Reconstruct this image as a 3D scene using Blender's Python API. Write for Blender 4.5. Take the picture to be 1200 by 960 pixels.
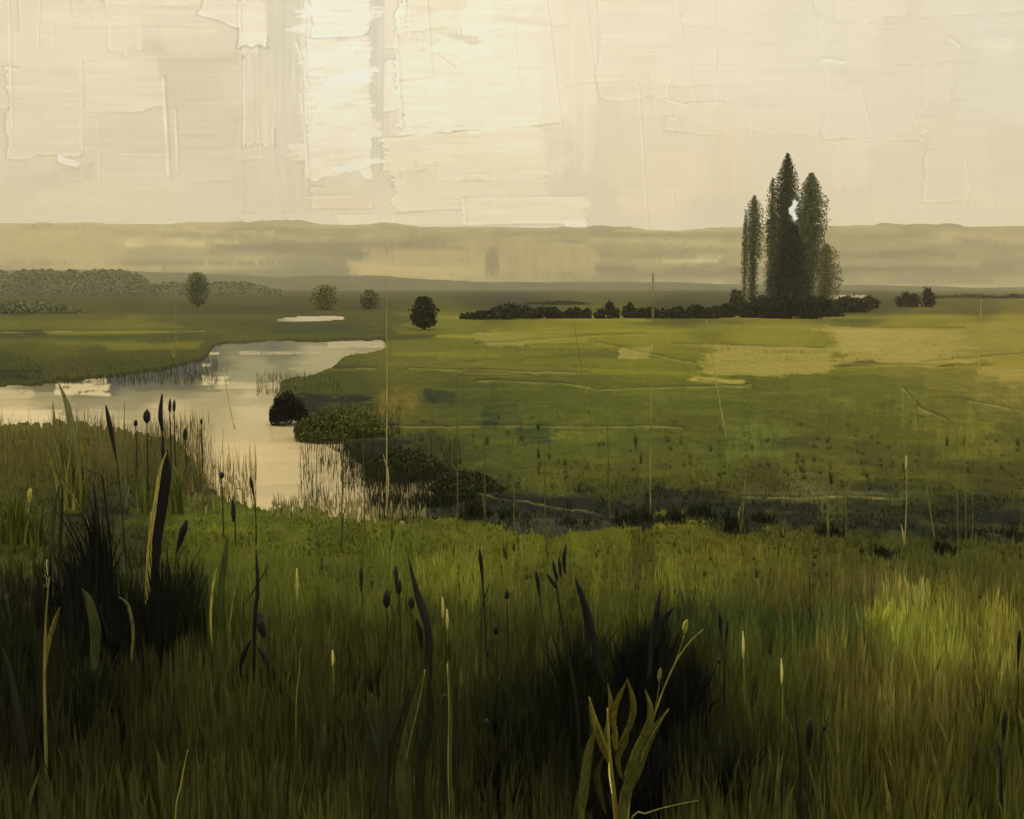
import bpy, math, random
import numpy as np
from mathutils import Vector
for o in list(bpy.data.objects): bpy.data.objects.remove(o)
S = bpy.context.scene
COL = S.collection
rng = np.random.default_rng(11)
random.seed(5)
# ------------------------------------------------------------ camera, sky light, sun, exposure
EYE, F = 4.0, 1287.0                        # eye height (m), focal length in photo pixels (1200 wide)
PIT = math.atan(145 / F)
cam = bpy.data.cameras.new('camera'); cam.sensor_width = 36; cam.lens = F / 1200 * 36
cam.clip_start = .1; cam.clip_end = 40000
co = bpy.data.objects.new('camera', cam); COL.objects.link(co)
co.location = (0, 0, EYE); co.rotation_euler = (math.pi / 2 - PIT, 0, 0); S.camera = co
SUN_EL, SUN_AZ = math.radians(64), math.radians(-25)
W = bpy.data.worlds.new('World'); S.world = W; W.use_nodes = True
nt = W.node_tree; bg = nt.nodes['Background']
sky = nt.nodes.new('ShaderNodeTexSky'); sky.sky_type = 'NISHITA'; sky.sun_disc = False
sky.sun_elevation = SUN_EL; sky.sun_rotation = SUN_AZ; sky.air_density = 1.5; sky.dust_density = 6
mx = nt.nodes.new('ShaderNodeMix'); mx.data_type = 'RGBA'
mx.inputs[0].default_value = .8                                   # overcast veil over the clear sky
nt.links.new(sky.outputs[0], mx.inputs[6]); mx.inputs[7].default_value = (17.5, 15.8, 11.5, 1)
nt.links.new(mx.outputs[2], bg.inputs[0]); bg.inputs[1].default_value = .12
sl = bpy.data.lights.new('sun', 'SUN'); sl.energy = 1.5; sl.angle = math.radians(14); sl.color = (1, .93, .8)
so = bpy.data.objects.new('sun', sl); COL.objects.link(so)
sd = Vector((math.sin(SUN_AZ) * math.cos(SUN_EL), math.cos(SUN_AZ) * math.cos(SUN_EL), math.sin(SUN_EL)))
so.rotation_euler = (-sd).to_track_quat('-Z', 'Y').to_euler(); so.location = sd * 400
S.view_settings.view_transform = 'Standard'; S.view_settings.look = 'None'
S.view_settings.exposure = 0; S.view_settings.gamma = 1; S.view_settings.use_curve_mapping = False
S.render.engine = 'CYCLES'
cy = S.cycles; cy.max_bounces = 4; cy.diffuse_bounces = 2; cy.glossy_bounces = 2; cy.volume_bounces = 1
cy.transparent_max_bounces = 6; cy.caustics_reflective = False; cy.caustics_refractive = False
cy.use_denoising = True; cy.denoiser = 'OPENIMAGEDENOISE'; cy.denoising_input_passes = 'RGB_ALBEDO_NORMAL'; cy.denoising_prefilter = 'ACCURATE'; cy.sample_clamp_indirect = 1.; cy.sample_clamp_direct = 3.; cy.light_sampling_threshold = 0
E = np.array([2.05, 1.93, 2.2])               # light a flat open patch of ground gets, relative to display 1

# ------------------------------------------------------------ helpers: geometry of the view
cp, sp_ = math.cos(PIT), math.sin(PIT)
def proj(x, y, z):
    z = z - EYE; zc = y * cp - z * sp_; yc = y * sp_ + z * cp
    zc = np.where(np.abs(zc) < 1e-6, 1e-6, zc)
    return 600 + F * x / zc, 480 - F * yc / zc
def ray(px, py):
    a = (px - 600) / F; b = (480 - py) / F
    return a, cp + b * sp_, -sp_ + b * cp
def ground(px, py, z=0.):
    a, b, c = ray(px, py); t = (z - EYE) / c
    return a * t, b * t
def atY(px, py, Y):
    a, b, c = ray(px, py); t = Y / b
    return Vector((a * t, Y, EYE + c * t))
def lin(c):
    c = np.asarray(c, float) / 255
    return np.where(c <= .04045, c / 12.92, ((c + .055) / 1.055) ** 2.4)
def alb(c, lo=.006): return np.clip(lin(c) / E, lo, .8)
# ------------------------------------------------------------ helpers: noise fields
def vnoise(h, w, sy, sx, r):
    """smooth value noise on an h x w field, cells sy x sx"""
    gh, gw = int(h / sy) + 3, int(w / sx) + 3
    g = r.random((gh, gw)) * 2 - 1
    y = np.arange(h) / sy; x = np.arange(w) / sx
    y0 = y.astype(int); x0 = x.astype(int); fy = y - y0; fx = x - x0
    fy = fy * fy * (3 - 2 * fy); fx = fx * fx * (3 - 2 * fx)
    a = g[y0][:, x0] * (1 - fx) + g[y0][:, x0 + 1] * fx
    b = g[y0 + 1][:, x0] * (1 - fx) + g[y0 + 1][:, x0 + 1] * fx
    return a * (1 - fy)[:, None] + b * fy[:, None]
def fbm(h, w, sy, sx, r, o=3): return sum(vnoise(h, w, max(sy / 2**k, 1.01), max(sx / 2**k, 1.01), r) / 2**k for k in range(o)) / 1.7
def bil(C, px, py, x0, y0):
    fx = np.clip(px - x0, 0, C.shape[1] - 1.001); fy = np.clip(py - y0, 0, C.shape[0] - 1.001)
    i = fy.astype(int); j = fx.astype(int); fy = fy - i; fx = fx - j
    if C.ndim == 3: fy = fy[..., None]; fx = fx[..., None]
    return (C[i, j] * (1 - fx) + C[i, j + 1] * fx) * (1 - fy) + (C[i + 1, j] * (1 - fx) + C[i + 1, j + 1] * fx) * fy
class Field:
    """a colour map over direction space (tangent coordinates), display colours"""
    def __init__(s, x0, y0, x1, y1): s.x0, s.y0 = x0, y0; s.w, s.h = x1 - x0, y1 - y0; s.C = np.zeros((s.h, s.w, 3))
    def keys(s, K, p=3.5, ys=1.6):
        K = np.array(K, float); gy, gx = np.mgrid[0:s.h + 8:8, 0:s.w + 8:8]
        num = 0; den = 0
        for k in K:
            d = ((gx + s.x0 - k[0]) ** 2 + (ys * (gy + s.y0 - k[1])) ** 2 + 60) ** (-p / 2)
            num = num + d[..., None] * k[2:5]; den = den + d
        G = num / den[..., None]
        yy, xx = np.mgrid[0:s.h, 0:s.w] / 8.
        s.C = bil(G, xx, yy, 0, 0)
    def warp(s, ax, ay, sy, sx, r):
        yy, xx = np.mgrid[0:s.h, 0:s.w].astype(float)
        s.C = bil(s.C, xx + fbm(s.h, s.w, sy, sx, r) * ax, yy + fbm(s.h, s.w, sy, sx, r) * ay, 0, 0)
    def stroke(s, cx, cyy, w, h, rot, col, a=1., r=None, along='x', rag=.15, streak=10, ridge=0., soft=1.2, dry=0.):
        """one palette-knife patch; ridge: highlight and shadow line painted on the left and lower edges"""
        r = r or rng; R = math.hypot(w, h) / 2 + 6
        X0 = max(int(cx - R - s.x0), 0); X1 = min(int(cx + R - s.x0), s.w); Y0 = max(int(cyy - R - s.y0), 0); Y1 = min(int(cyy + R - s.y0), s.h)
        if X1 - X0 < 2 or Y1 - Y0 < 2: return
        yy, xx = np.mgrid[Y0:Y1, X0:X1].astype(float); xx += s.x0 - cx; yy += s.y0 - cyy
        c, sn = math.cos(rot), math.sin(rot); u = xx * c + yy * sn; v = -xx * sn + yy * c
        H, Wd = u.shape
        n = fbm(H, Wd, max(h * .3, 3), max(w * .3, 3), r); n2 = vnoise(H, Wd, 2.2, 2.2, r)
        if along == 'x': st = vnoise(H, Wd, 1.6, 50, r) + .6 * vnoise(H, Wd, 4, 90, r)
        else: st = vnoise(H, Wd, 50, 1.6, r) + .6 * vnoise(H, Wd, 90, 4, r)
        eu = w / 2 - np.abs(u) + n * rag * w * .5 + st * (rag * w * .22 if along == 'x' else 1)
        ev = h / 2 - np.abs(v) + n * rag * h * .5 + st * (1 if along == 'x' else rag * h * .22)
        e = np.minimum(eu, ev); m = np.clip(e / soft + .5, 0, 1)
        if dry > 0: m = m * np.clip(.5 + (n * 1.2 + n2 * .9 + st * .5 + 1.1 - dry * 1.9) * 2.2, 0, 1)
        m = (m * a)[..., None]
        T = np.array(col, float) + (st * streak)[..., None] + (n * streak * .6)[..., None]
        P = s.C[Y0:Y1, X0:X1]; P[:] = P * (1 - m) + T * m
        if ridge > 0:
            rim = np.exp(-((e - .8) / 1.0) ** 2) * ((u < -w * .3) | (v > h * .3)); sh = np.exp(-((e + 1.4) / 1.1) ** 2) * ((u < -w * .3) | (v > h * .3))
            P += (rim * ridge * (.7 + .6 * n))[..., None] * np.array([1, .97, .85]) - (sh * ridge * .95)[..., None]
    def line(s, x0, y0, x1, y1, wd, col, a=1., sh=0.):
        n = int(max(abs(x1 - x0), abs(y1 - y0))) + 1
        pad = int(wd * 2 + 5); X0 = max(int(min(x0, x1) - pad - s.x0), 0); X1 = min(int(max(x0, x1) + pad - s.x0), s.w)
        Y0 = max(int(min(y0, y1) - pad - s.y0), 0); Y1 = min(int(max(y0, y1) + pad - s.y0), s.h)
        if X1 - X0 < 2 or Y1 - Y0 < 2: return
        yy, xx = np.mgrid[Y0:Y1, X0:X1].astype(float); xx += s.x0; yy += s.y0
        dx, dy = x1 - x0, y1 - y0; L = math.hypot(dx, dy); t = np.clip(((xx - x0) * dx + (yy - y0) * dy) / L / L, 0, 1)
        ex = xx - x0 - t * dx; ey = yy - y0 - t * dy; d = np.hypot(ex, ey); side = (ex * dy - ey * dx) / L
        wig = .78 + .22 * np.sin(t * L * .11 + x0)
        m = (np.exp(-(d / wd) ** 2) * a * wig)[..., None]; P = s.C[Y0:Y1, X0:X1]
        if sh: P -= (np.exp(-((side - 1.8 * wd) / wd) ** 2) * (d < 4 * wd) * sh * 2)[..., None]
        P[:] = P * (1 - m) + np.array(col, float) * m
    def at(s, px, py): return bil(s.C, px, py, s.x0, s.y0)
# ------------------------------------------------------------ helpers: objects and materials
def tag(o, label=None, cat=None, group=None, kind=None):
    if label: o['label'] = label
    if cat: o['category'] = cat
    if group: o['group'] = group
    if kind: o['kind'] = kind
    return o
def empty(name, loc, label, cat, group=None):
    o = bpy.data.objects.new(name, None); COL.objects.link(o); o.location = loc; o.empty_display_size = .2
    return tag(o, label, cat, group)
def mesh(name, V, Fq, mat, parent=None, col=None, smooth=False):
    """V n x 3 array, Fq list of faces or m x 4 array"""
    me = bpy.data.meshes.new(name); V = np.asarray(V, np.float32)
    if parent is not None: V = V - np.array(parent.location, np.float32)
    if isinstance(Fq, np.ndarray):
        k = Fq.shape[1]
        me.vertices.add(len(V)); me.vertices.foreach_set('co', V.ravel())
        me.loops.add(Fq.size); me.loops.foreach_set('vertex_index', Fq.astype(np.int32).ravel())
        me.polygons.add(len(Fq)); me.polygons.foreach_set('loop_start', np.arange(len(Fq), dtype=np.int32) * k)
        me.update(calc_edges=True)
    else: me.from_pydata([tuple(map(float, v)) for v in V], [], Fq)
    if col is not None:
        A = me.color_attributes.new('tint', 'FLOAT_COLOR', 'POINT')
        c = np.ones((len(V), 4), np.float32); c[:, :3] = col; A.data.foreach_set('color', c.ravel())
    me.materials.append(mat)
    if smooth: me.polygons.foreach_set('use_smooth', [True] * len(me.polygons))
    me.validate(); me.update()
    o = bpy.data.objects.new(name, me); COL.objects.link(o)
    if parent is not None: o.parent = parent
    return o
def N(t, kind, **kw):
    n = t.nodes.new(kind)
    for k, v in kw.items(): setattr(n, k, v)
    return n
def mat_tint(name, rough=.85, bump=.0, bscale=8., jit=.25, jscale=6., stretch=(1, 1, 1), spec=.15):
    m = bpy.data.materials.new(name); m.use_nodes = True; t = m.node_tree; b = t.nodes['Principled BSDF']
    at = N(t, 'ShaderNodeAttribute', attribute_name='tint'); tc = N(t, 'ShaderNodeTexCoord'); mp = N(t, 'ShaderNodeMapping')
    mp.inputs['Scale'].default_value = stretch; t.links.new(tc.outputs['Object'], mp.inputs[0])
    no = N(t, 'ShaderNodeTexNoise'); no.inputs['Scale'].default_value = jscale; no.inputs['Detail'].default_value = 5
    t.links.new(mp.outputs[0], no.inputs[0])
    mr = N(t, 'ShaderNodeMapRange'); mr.inputs[1].default_value = .3; mr.inputs[2].default_value = .7
    mr.inputs[3].default_value = 1 - jit; mr.inputs[4].default_value = 1 + jit; t.links.new(no.outputs[0], mr.inputs[0])
    vm = N(t, 'ShaderNodeVectorMath', operation='SCALE'); t.links.new(at.outputs['Color'], vm.inputs[0]); t.links.new(mr.outputs[0], vm.inputs['Scale'])
    t.links.new(vm.outputs[0], b.inputs['Base Color']); b.inputs['Roughness'].default_value = rough
    b.inputs['Specular IOR Level'].default_value = spec
    if bump:
        n2 = N(t, 'ShaderNodeTexNoise'); n2.inputs['Scale'].default_value = bscale; n2.inputs['Detail'].default_value = 4
        t.links.new(mp.outputs[0], n2.inputs[0]); bp = N(t, 'ShaderNodeBump'); bp.inputs['Strength'].default_value = bump
        bp.inputs['Distance'].default_value = .1; t.links.new(n2.outputs[0], bp.inputs['Height']); t.links.new(bp.outputs[0], b.inputs['Normal'])
    return m
_mc = {}
def mat(c, rough=.6, spec=.25):
    """plant paint: display-like colour -> true albedo, with streaks along the stem"""
    k = (tuple(c), rough)
    if k in _mc: return _mc[k]
    m = bpy.data.materials.new('plant_%d_%d_%d' % tuple(c)); m.use_nodes = True; t = m.node_tree; b = t.nodes['Principled BSDF']
    a = alb(c) * (2.4 if max(c) > 60 else 1.3); tc = N(t, 'ShaderNodeTexCoord'); mp = N(t, 'ShaderNodeMapping'); mp.inputs['Scale'].default_value = (60, 60, 3)
    no = N(t, 'ShaderNodeTexNoise'); no.inputs['Scale'].default_value = 1; no.inputs['Detail'].default_value = 3
    t.links.new(tc.outputs['Object'], mp.inputs[0]); t.links.new(mp.outputs[0], no.inputs[0])
    cr = N(t, 'ShaderNodeValToRGB'); cr.color_ramp.elements[0].position = .32; cr.color_ramp.elements[1].position = .7
    cr.color_ramp.elements[0].color = (*(a * .55), 1); cr.color_ramp.elements[1].color = (*np.clip(a * 1.5, 0, .85), 1)
    t.links.new(no.outputs[0], cr.inputs[0]); t.links.new(cr.outputs[0], b.inputs['Base Color'])
    b.inputs['Roughness'].default_value = rough; b.inputs['Specular IOR Level'].default_value = spec
    _mc[k] = m; return m
def catmull(P, n):
    P = [np.array(p, float) for p in P]
    if len(P) == 2: return [P[0] + (P[1] - P[0]) * t for t in np.linspace(0, 1, n)]
    Q = [2 * P[0] - P[1]] + P + [2 * P[-1] - P[-2]]; out = []
    for t in np.linspace(0, len(P) - 1 - 1e-6, n):
        i = int(t); f = t - i; a, b, c, d = Q[i:i + 4]
        out.append(.5 * ((2 * b) + (c - a) * f + (2 * a - 5 * b + 4 * c - d) * f * f + (3 * b - a - 3 * c + d) * f**3))
    return out
def sweep(P, rx, ry, n=6, m=14, twist=0.):
    """closed elliptical tube along P; rx across, ry deep; rx, ry are lists over the length"""
    C = catmull(P, m); k = len(C); V = []; Fs = []
    RX = np.interp(np.linspace(0, 1, k), np.linspace(0, 1, len(rx)), rx); RY = np.interp(np.linspace(0, 1, k), np.linspace(0, 1, len(ry)), ry)
    for i, c in enumerate(C):
        t = C[min(i + 1, k - 1)] - C[max(i - 1, 0)]; t = t / (np.linalg.norm(t) + 1e-9)
        a = np.cross(t, (0, 1, 0)); a = a / (np.linalg.norm(a) + 1e-9); b = np.cross(t, a)
        tw = twist * i / k; a, b = a * math.cos(tw) + b * math.sin(tw), b * math.cos(tw) - a * math.sin(tw)
        for j in range(n):
            q = 2 * math.pi * j / n; V.append(c + a * math.cos(q) * RX[i] + b * math.sin(q) * RY[i])
    for i in range(k - 1):
        for j in range(n): Fs.append((i * n + j, i * n + (j + 1) % n, (i + 1) * n + (j + 1) % n, (i + 1) * n + j))
    Fs.append(tuple(range(n))[::-1]); Fs.append(tuple((k - 1) * n + j for j in range(n)))
    return np.array(V), Fs
# ------------------------------------------------------------ colour of the sky (direction map)
SK = Field(-500, -420, 1700, 420)
SK.keys([(-400,-350,206,192,150),(600,-350,214,200,158),(1600,-350,206,192,150),
 (0,0,216,201,156),(100,60,222,207,162),(150,120,214,198,150),(230,20,214,200,156),(240,110,206,190,144),(330,60,206,194,154),(330,180,206,192,152),(400,60,236,222,180),
 (530,60,240,226,184),(440,100,206,192,154),(560,180,230,214,168),(650,80,232,216,172),(620,120,236,220,176),(700,60,226,210,166),(760,100,222,206,160),(700,180,216,200,152),
 (800,40,224,210,168),(880,60,224,210,170),(960,60,220,207,168),(1050,60,212,198,158),(1150,40,216,204,166),(1180,130,208,196,156),(1000,160,216,202,162),
 (1100,200,210,196,154),(900,200,214,198,154),(780,210,222,204,156),(0,150,206,192,148),(60,230,200,186,144),(160,220,204,190,146),(260,230,204,190,150),
 (400,230,208,194,150),(500,255,216,202,158),(600,255,214,200,156),(700,240,204,190,148),(850,255,198,184,142),(1000,255,204,190,148),(1150,250,206,192,152),
 (0,258,194,180,138),(300,262,190,176,136),(600,330,180,168,128),(0,330,180,168,128),(1200,330,186,174,136)], ys=1.)
r1 = np.random.default_rng(3)
SK.warp(26, 14, 22, 60, r1)
for i in range(420):                          # broken field of knife patches
    x = r1.uniform(-480, 1680); y = r1.uniform(-400, 235); f = .45 if 700 < x < 1250 else .95
    b = SK.at(np.array([x]), np.array([y]))[0]; d = r1.normal(1, 7.5 * f); tl_ = -.07 if x < 720 else 0
    w, h = r1.uniform(35, 130), r1.uniform(18, 62)
    if r1.random() < .4: w, h = h * .7, w
    SK.stroke(x, y, w, h, r1.normal(tl_, .06), b + np.array([d, d * .95, d * .8]), .75, r1, along='x' if r1.random() < .7 else 'y', rag=.25, streak=5 * f, ridge=20 * f if r1.random() < .5 else 0, soft=3 if r1.random() < .5 else 1.3)
for a in [ # cx, cy, w, h, rot, colour, alpha, along, ridge, dry
 (332,110,40,240,0,(205,192,154),.8,'y',0,0),(441,100,19,210,0,(203,190,154),.85,'y',8,0),(230,125,100,130,.04,(203,187,142),.7,'x',4,0),
 (52,130,86,104,-.03,(217,201,156),.7,'x',20,0),(145,100,90,60,-.12,(221,205,160),.75,'x',10,0),(143,178,96,96,0,(211,195,150),.6,'x',6,0),
 (75,208,74,20,-.22,(192,177,134),.8,'x',0,.2),(148,25,200,46,-.08,(223,208,164),.6,'x',0,.2),(296,27,31,54,0,(233,218,176),.95,'x',30,0),
 (303,118,34,104,0,(213,199,156),.85,'y',22,0),(397,95,74,214,.01,(237,223,183),.95,'x',14,.18),(399,20,66,44,-.05,(243,231,192),.9,'x',24,.1),
 (396,72,72,40,.12,(243,230,190),.8,'x',16,.25),(262,10,50,30,.35,(226,211,168),.8,'x',18,0),(548,70,160,160,-.03,(239,226,184),.95,'x',34,0),(508,18,60,52,-.02,(228,213,166),.7,'x',24,0),
 (565,120,190,62,-.07,(240,226,182),.85,'x',20,.1),(545,185,180,56,-.06,(228,211,162),.9,'x',30,.05),(552,222,172,44,-.05,(226,210,164),.9,'x',30,.05),
 (612,60,70,150,0,(235,221,178),.7,'x',0,.3),(600,150,64,60,0,(238,223,178),.6,'x',0,.35),(614,247,144,30,-.01,(230,215,168),1,'x',34,0),
 (674,262,26,8,0,(242,230,190),1,'x',16,0),(400,232,66,24,0,(210,192,146),.7,'x',22,0),(384,196,48,24,0,(228,210,164),.7,'x',0,.4),
 (666,110,60,180,0,(229,213,168),.5,'y',0,.3),(742,60,80,110,0,(228,213,170),.5,'x',10,.2),(760,215,70,70,-.1,(222,203,152),.5,'x',0,.35),
 (853,178,34,96,-.08,(217,196,140),.6,'y',0,.25),(812,148,64,14,.1,(218,200,152),.5,'x',14,0),(800,200,60,40,0,(222,203,150),.5,'x',0,.35),
 (990,185,20,36,0,(218,198,148),.5,'y',0,.3),(1025,120,120,90,.02,(219,206,166),.4,'x',14,0),(1110,205,52,60,.03,(214,200,160),.5,'x',18,0),(1165,90,80,120,0,(214,202,164),.4,'x',0,0),
 (900,90,140,120,0,(224,211,170),.35,'x',0,0),(500,258,200,10,0,(222,208,164),.7,'x',10,0),(80,190,26,8,.3,(236,224,188),1,'x',20,0),
 (120,255,180,10,.02,(198,184,142),.6,'x',8,.2),(330,257,90,12,0,(205,192,150),.8,'x',10,.1)]:
    SK.stroke(a[0], a[1], a[2], a[3], a[4], a[5], a[6], r1, along=a[7], rag=.13, streak=8.5, ridge=a[8] * 1.5, dry=a[9])
for i in range(70):
    x, y = (r1.uniform(366, 430), r1.uniform(0, 200)) if i % 2 else (r1.uniform(478, 620), r1.uniform(0, 230)); b = SK.at(np.array([x]), np.array([y]))[0]; d = r1.normal(0, 6)
    SK.stroke(x, y, r1.uniform(14, 60), r1.uniform(5, 20), r1.normal(-.1, .12), b + d, .8, r1, rag=.5, streak=6, ridge=14 * (r1.random() < .4), dry=r1.uniform(0, .4))
hl = (246, 236, 202)
for a in [(191,94,197,204,1.7),(205,130,208,200,1.2),(347,50,360,100,1.3),(352,110,362,208,1.1),(357,0,359,232,1),(357,232,410,230,1),(451,10,452,200,.5),(464,45,470,145,1.6),
 (470,162,540,150,1.1),(281,0,281,54,1),(286,70,286,168,1),(46,0,44,60,.7),(10,0,14,150,.8),(95,70,97,180,.6),(115,140,116,230,.6),(545,233,684,231,1),(543,235,545,262,1.3),
 (500,0,506,90,.9),(516,68,532,80,1),(600,10,610,110,.5),(640,0,658,150,.8),(686,0,700,120,.6),(697,30,700,90,.5),(748,100,760,280,.8),(792,0,816,120,.6),(838,0,840,130,.5),(780,118,808,124,1),(808,122,846,121,1),
 (940,150,946,160,.7),(1008,100,1022,160,.7),(988,165,1060,163,.6),(1060,110,1075,150,.6),(1130,180,1140,245,.6),(880,90,882,200,.4),(1112,45,1125,55,1.1),(788,220,790,245,.8),(300,130,312,232,.5),(386,232,388,262,.6),(560,40,590,36,.5),(140,180,190,182,.7)]:
    SK.line(*a, hl, .95, 12)
SK.stroke(930, 246, 14, 34, .08, (214, 224, 228), 1, r1, rag=.3, streak=6, dry=.1)
SK.stroke(922, 262, 8, 20, .1, (206, 218, 226), 1, r1, rag=.3, streak=6)
SK.C = SK.C * .97 + np.array([24., 23., 31.])
SK.C += (vnoise(SK.h, SK.w, 1.7, 60, r1) * 1.8 + vnoise(SK.h, SK.w, 1.3, 1.3, r1) * 1.4)[..., None]
# ------------------------------------------------------------ colour of the ground (tangent map of the plain)
GK = Field(-500, 335, 1700, 1250)
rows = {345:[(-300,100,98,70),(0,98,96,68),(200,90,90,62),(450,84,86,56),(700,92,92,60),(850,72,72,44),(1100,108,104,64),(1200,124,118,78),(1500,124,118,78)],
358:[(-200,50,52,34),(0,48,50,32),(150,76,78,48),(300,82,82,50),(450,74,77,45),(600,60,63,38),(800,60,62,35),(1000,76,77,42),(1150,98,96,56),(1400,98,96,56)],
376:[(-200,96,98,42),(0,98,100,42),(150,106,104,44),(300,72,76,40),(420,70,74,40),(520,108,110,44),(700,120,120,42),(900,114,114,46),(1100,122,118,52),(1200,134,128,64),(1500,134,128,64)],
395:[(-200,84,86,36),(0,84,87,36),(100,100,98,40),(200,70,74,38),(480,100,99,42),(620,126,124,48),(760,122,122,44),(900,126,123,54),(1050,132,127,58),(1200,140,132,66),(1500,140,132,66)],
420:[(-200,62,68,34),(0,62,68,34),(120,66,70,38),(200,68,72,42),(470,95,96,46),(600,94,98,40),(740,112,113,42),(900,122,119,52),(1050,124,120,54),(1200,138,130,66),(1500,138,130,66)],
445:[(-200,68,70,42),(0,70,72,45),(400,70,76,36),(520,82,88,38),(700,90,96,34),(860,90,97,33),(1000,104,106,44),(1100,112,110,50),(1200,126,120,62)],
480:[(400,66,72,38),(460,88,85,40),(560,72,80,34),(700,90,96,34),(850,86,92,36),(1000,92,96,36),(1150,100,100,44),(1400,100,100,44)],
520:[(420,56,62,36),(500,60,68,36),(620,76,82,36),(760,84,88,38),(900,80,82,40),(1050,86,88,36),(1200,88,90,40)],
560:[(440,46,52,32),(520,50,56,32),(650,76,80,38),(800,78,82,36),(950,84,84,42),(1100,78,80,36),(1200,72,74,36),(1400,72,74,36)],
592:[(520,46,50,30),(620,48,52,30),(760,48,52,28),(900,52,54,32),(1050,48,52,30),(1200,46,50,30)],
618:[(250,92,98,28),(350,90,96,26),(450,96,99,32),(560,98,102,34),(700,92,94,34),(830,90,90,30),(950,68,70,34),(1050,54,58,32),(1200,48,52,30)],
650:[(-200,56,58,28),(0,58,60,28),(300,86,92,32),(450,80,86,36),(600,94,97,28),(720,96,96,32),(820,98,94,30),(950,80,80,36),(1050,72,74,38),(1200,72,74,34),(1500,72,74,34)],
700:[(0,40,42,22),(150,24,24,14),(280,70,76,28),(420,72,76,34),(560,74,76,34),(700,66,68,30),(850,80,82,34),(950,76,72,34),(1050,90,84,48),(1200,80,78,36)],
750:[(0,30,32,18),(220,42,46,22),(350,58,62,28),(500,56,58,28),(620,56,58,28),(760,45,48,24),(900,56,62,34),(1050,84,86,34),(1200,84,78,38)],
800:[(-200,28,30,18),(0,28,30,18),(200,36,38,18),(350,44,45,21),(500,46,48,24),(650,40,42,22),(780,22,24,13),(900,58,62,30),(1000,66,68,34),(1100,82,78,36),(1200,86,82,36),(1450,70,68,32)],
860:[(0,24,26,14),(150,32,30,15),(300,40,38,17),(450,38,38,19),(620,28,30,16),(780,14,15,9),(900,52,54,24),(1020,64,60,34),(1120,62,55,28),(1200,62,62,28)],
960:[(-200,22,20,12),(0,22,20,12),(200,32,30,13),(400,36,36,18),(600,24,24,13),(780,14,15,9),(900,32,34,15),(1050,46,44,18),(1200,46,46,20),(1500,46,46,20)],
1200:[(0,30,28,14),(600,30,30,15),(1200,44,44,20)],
520.5:[(-200,86,82,48),(0,88,84,48),(60,84,82,46),(120,86,82,50),(200,66,69,38)],570:[(-100,70,72,38),(30,70,72,36),(110,56,58,32),(200,52,58,28)],610:[(30,62,64,28),(150,32,34,19),(210,60,64,26)]}
KK = [(x, y, a, b, c) for y, L in rows.items() for (x, a, b, c) in L]
GK.keys(KK, ys=2.)
r2 = np.random.default_rng(8)
GK.warp(34, 7, 10, 60, r2); GK.warp(8, 3, 4, 14, r2)
GK.C *= np.array([1.07, 1.045, .8])
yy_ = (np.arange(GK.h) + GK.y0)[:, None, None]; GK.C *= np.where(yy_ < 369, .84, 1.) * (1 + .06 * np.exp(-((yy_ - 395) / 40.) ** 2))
for i in range(700):                          # mown and grazed streaks over the whole plain
    y = 345 + 560 * r2.random() ** 1.3; x = r2.uniform(-480, 1680); b = GK.at(np.array([x]), np.array([y]))[0]
    s = (y - 335) / 260; d = r2.normal(.03, .17 if y < 620 else .09); t = np.array([1 + d + r2.normal(0, .02), 1 + d, 1 + d * .6 + r2.normal(0, .05)])
    if y < 620: GK.stroke(x, y, r2.uniform(40, 190), r2.uniform(3, 26) * max(s, .15), r2.normal(.01, .025), b * t, .7, r2, rag=.4, streak=3, soft=1.5, dry=r2.uniform(0, .5))
    else: GK.stroke(x, y, r2.uniform(14, 70), r2.uniform(30, 110), r2.normal(0, .06), b * t, .65, r2, along='y', rag=.35, streak=4, soft=1.5, dry=r2.uniform(0, .5))
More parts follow.
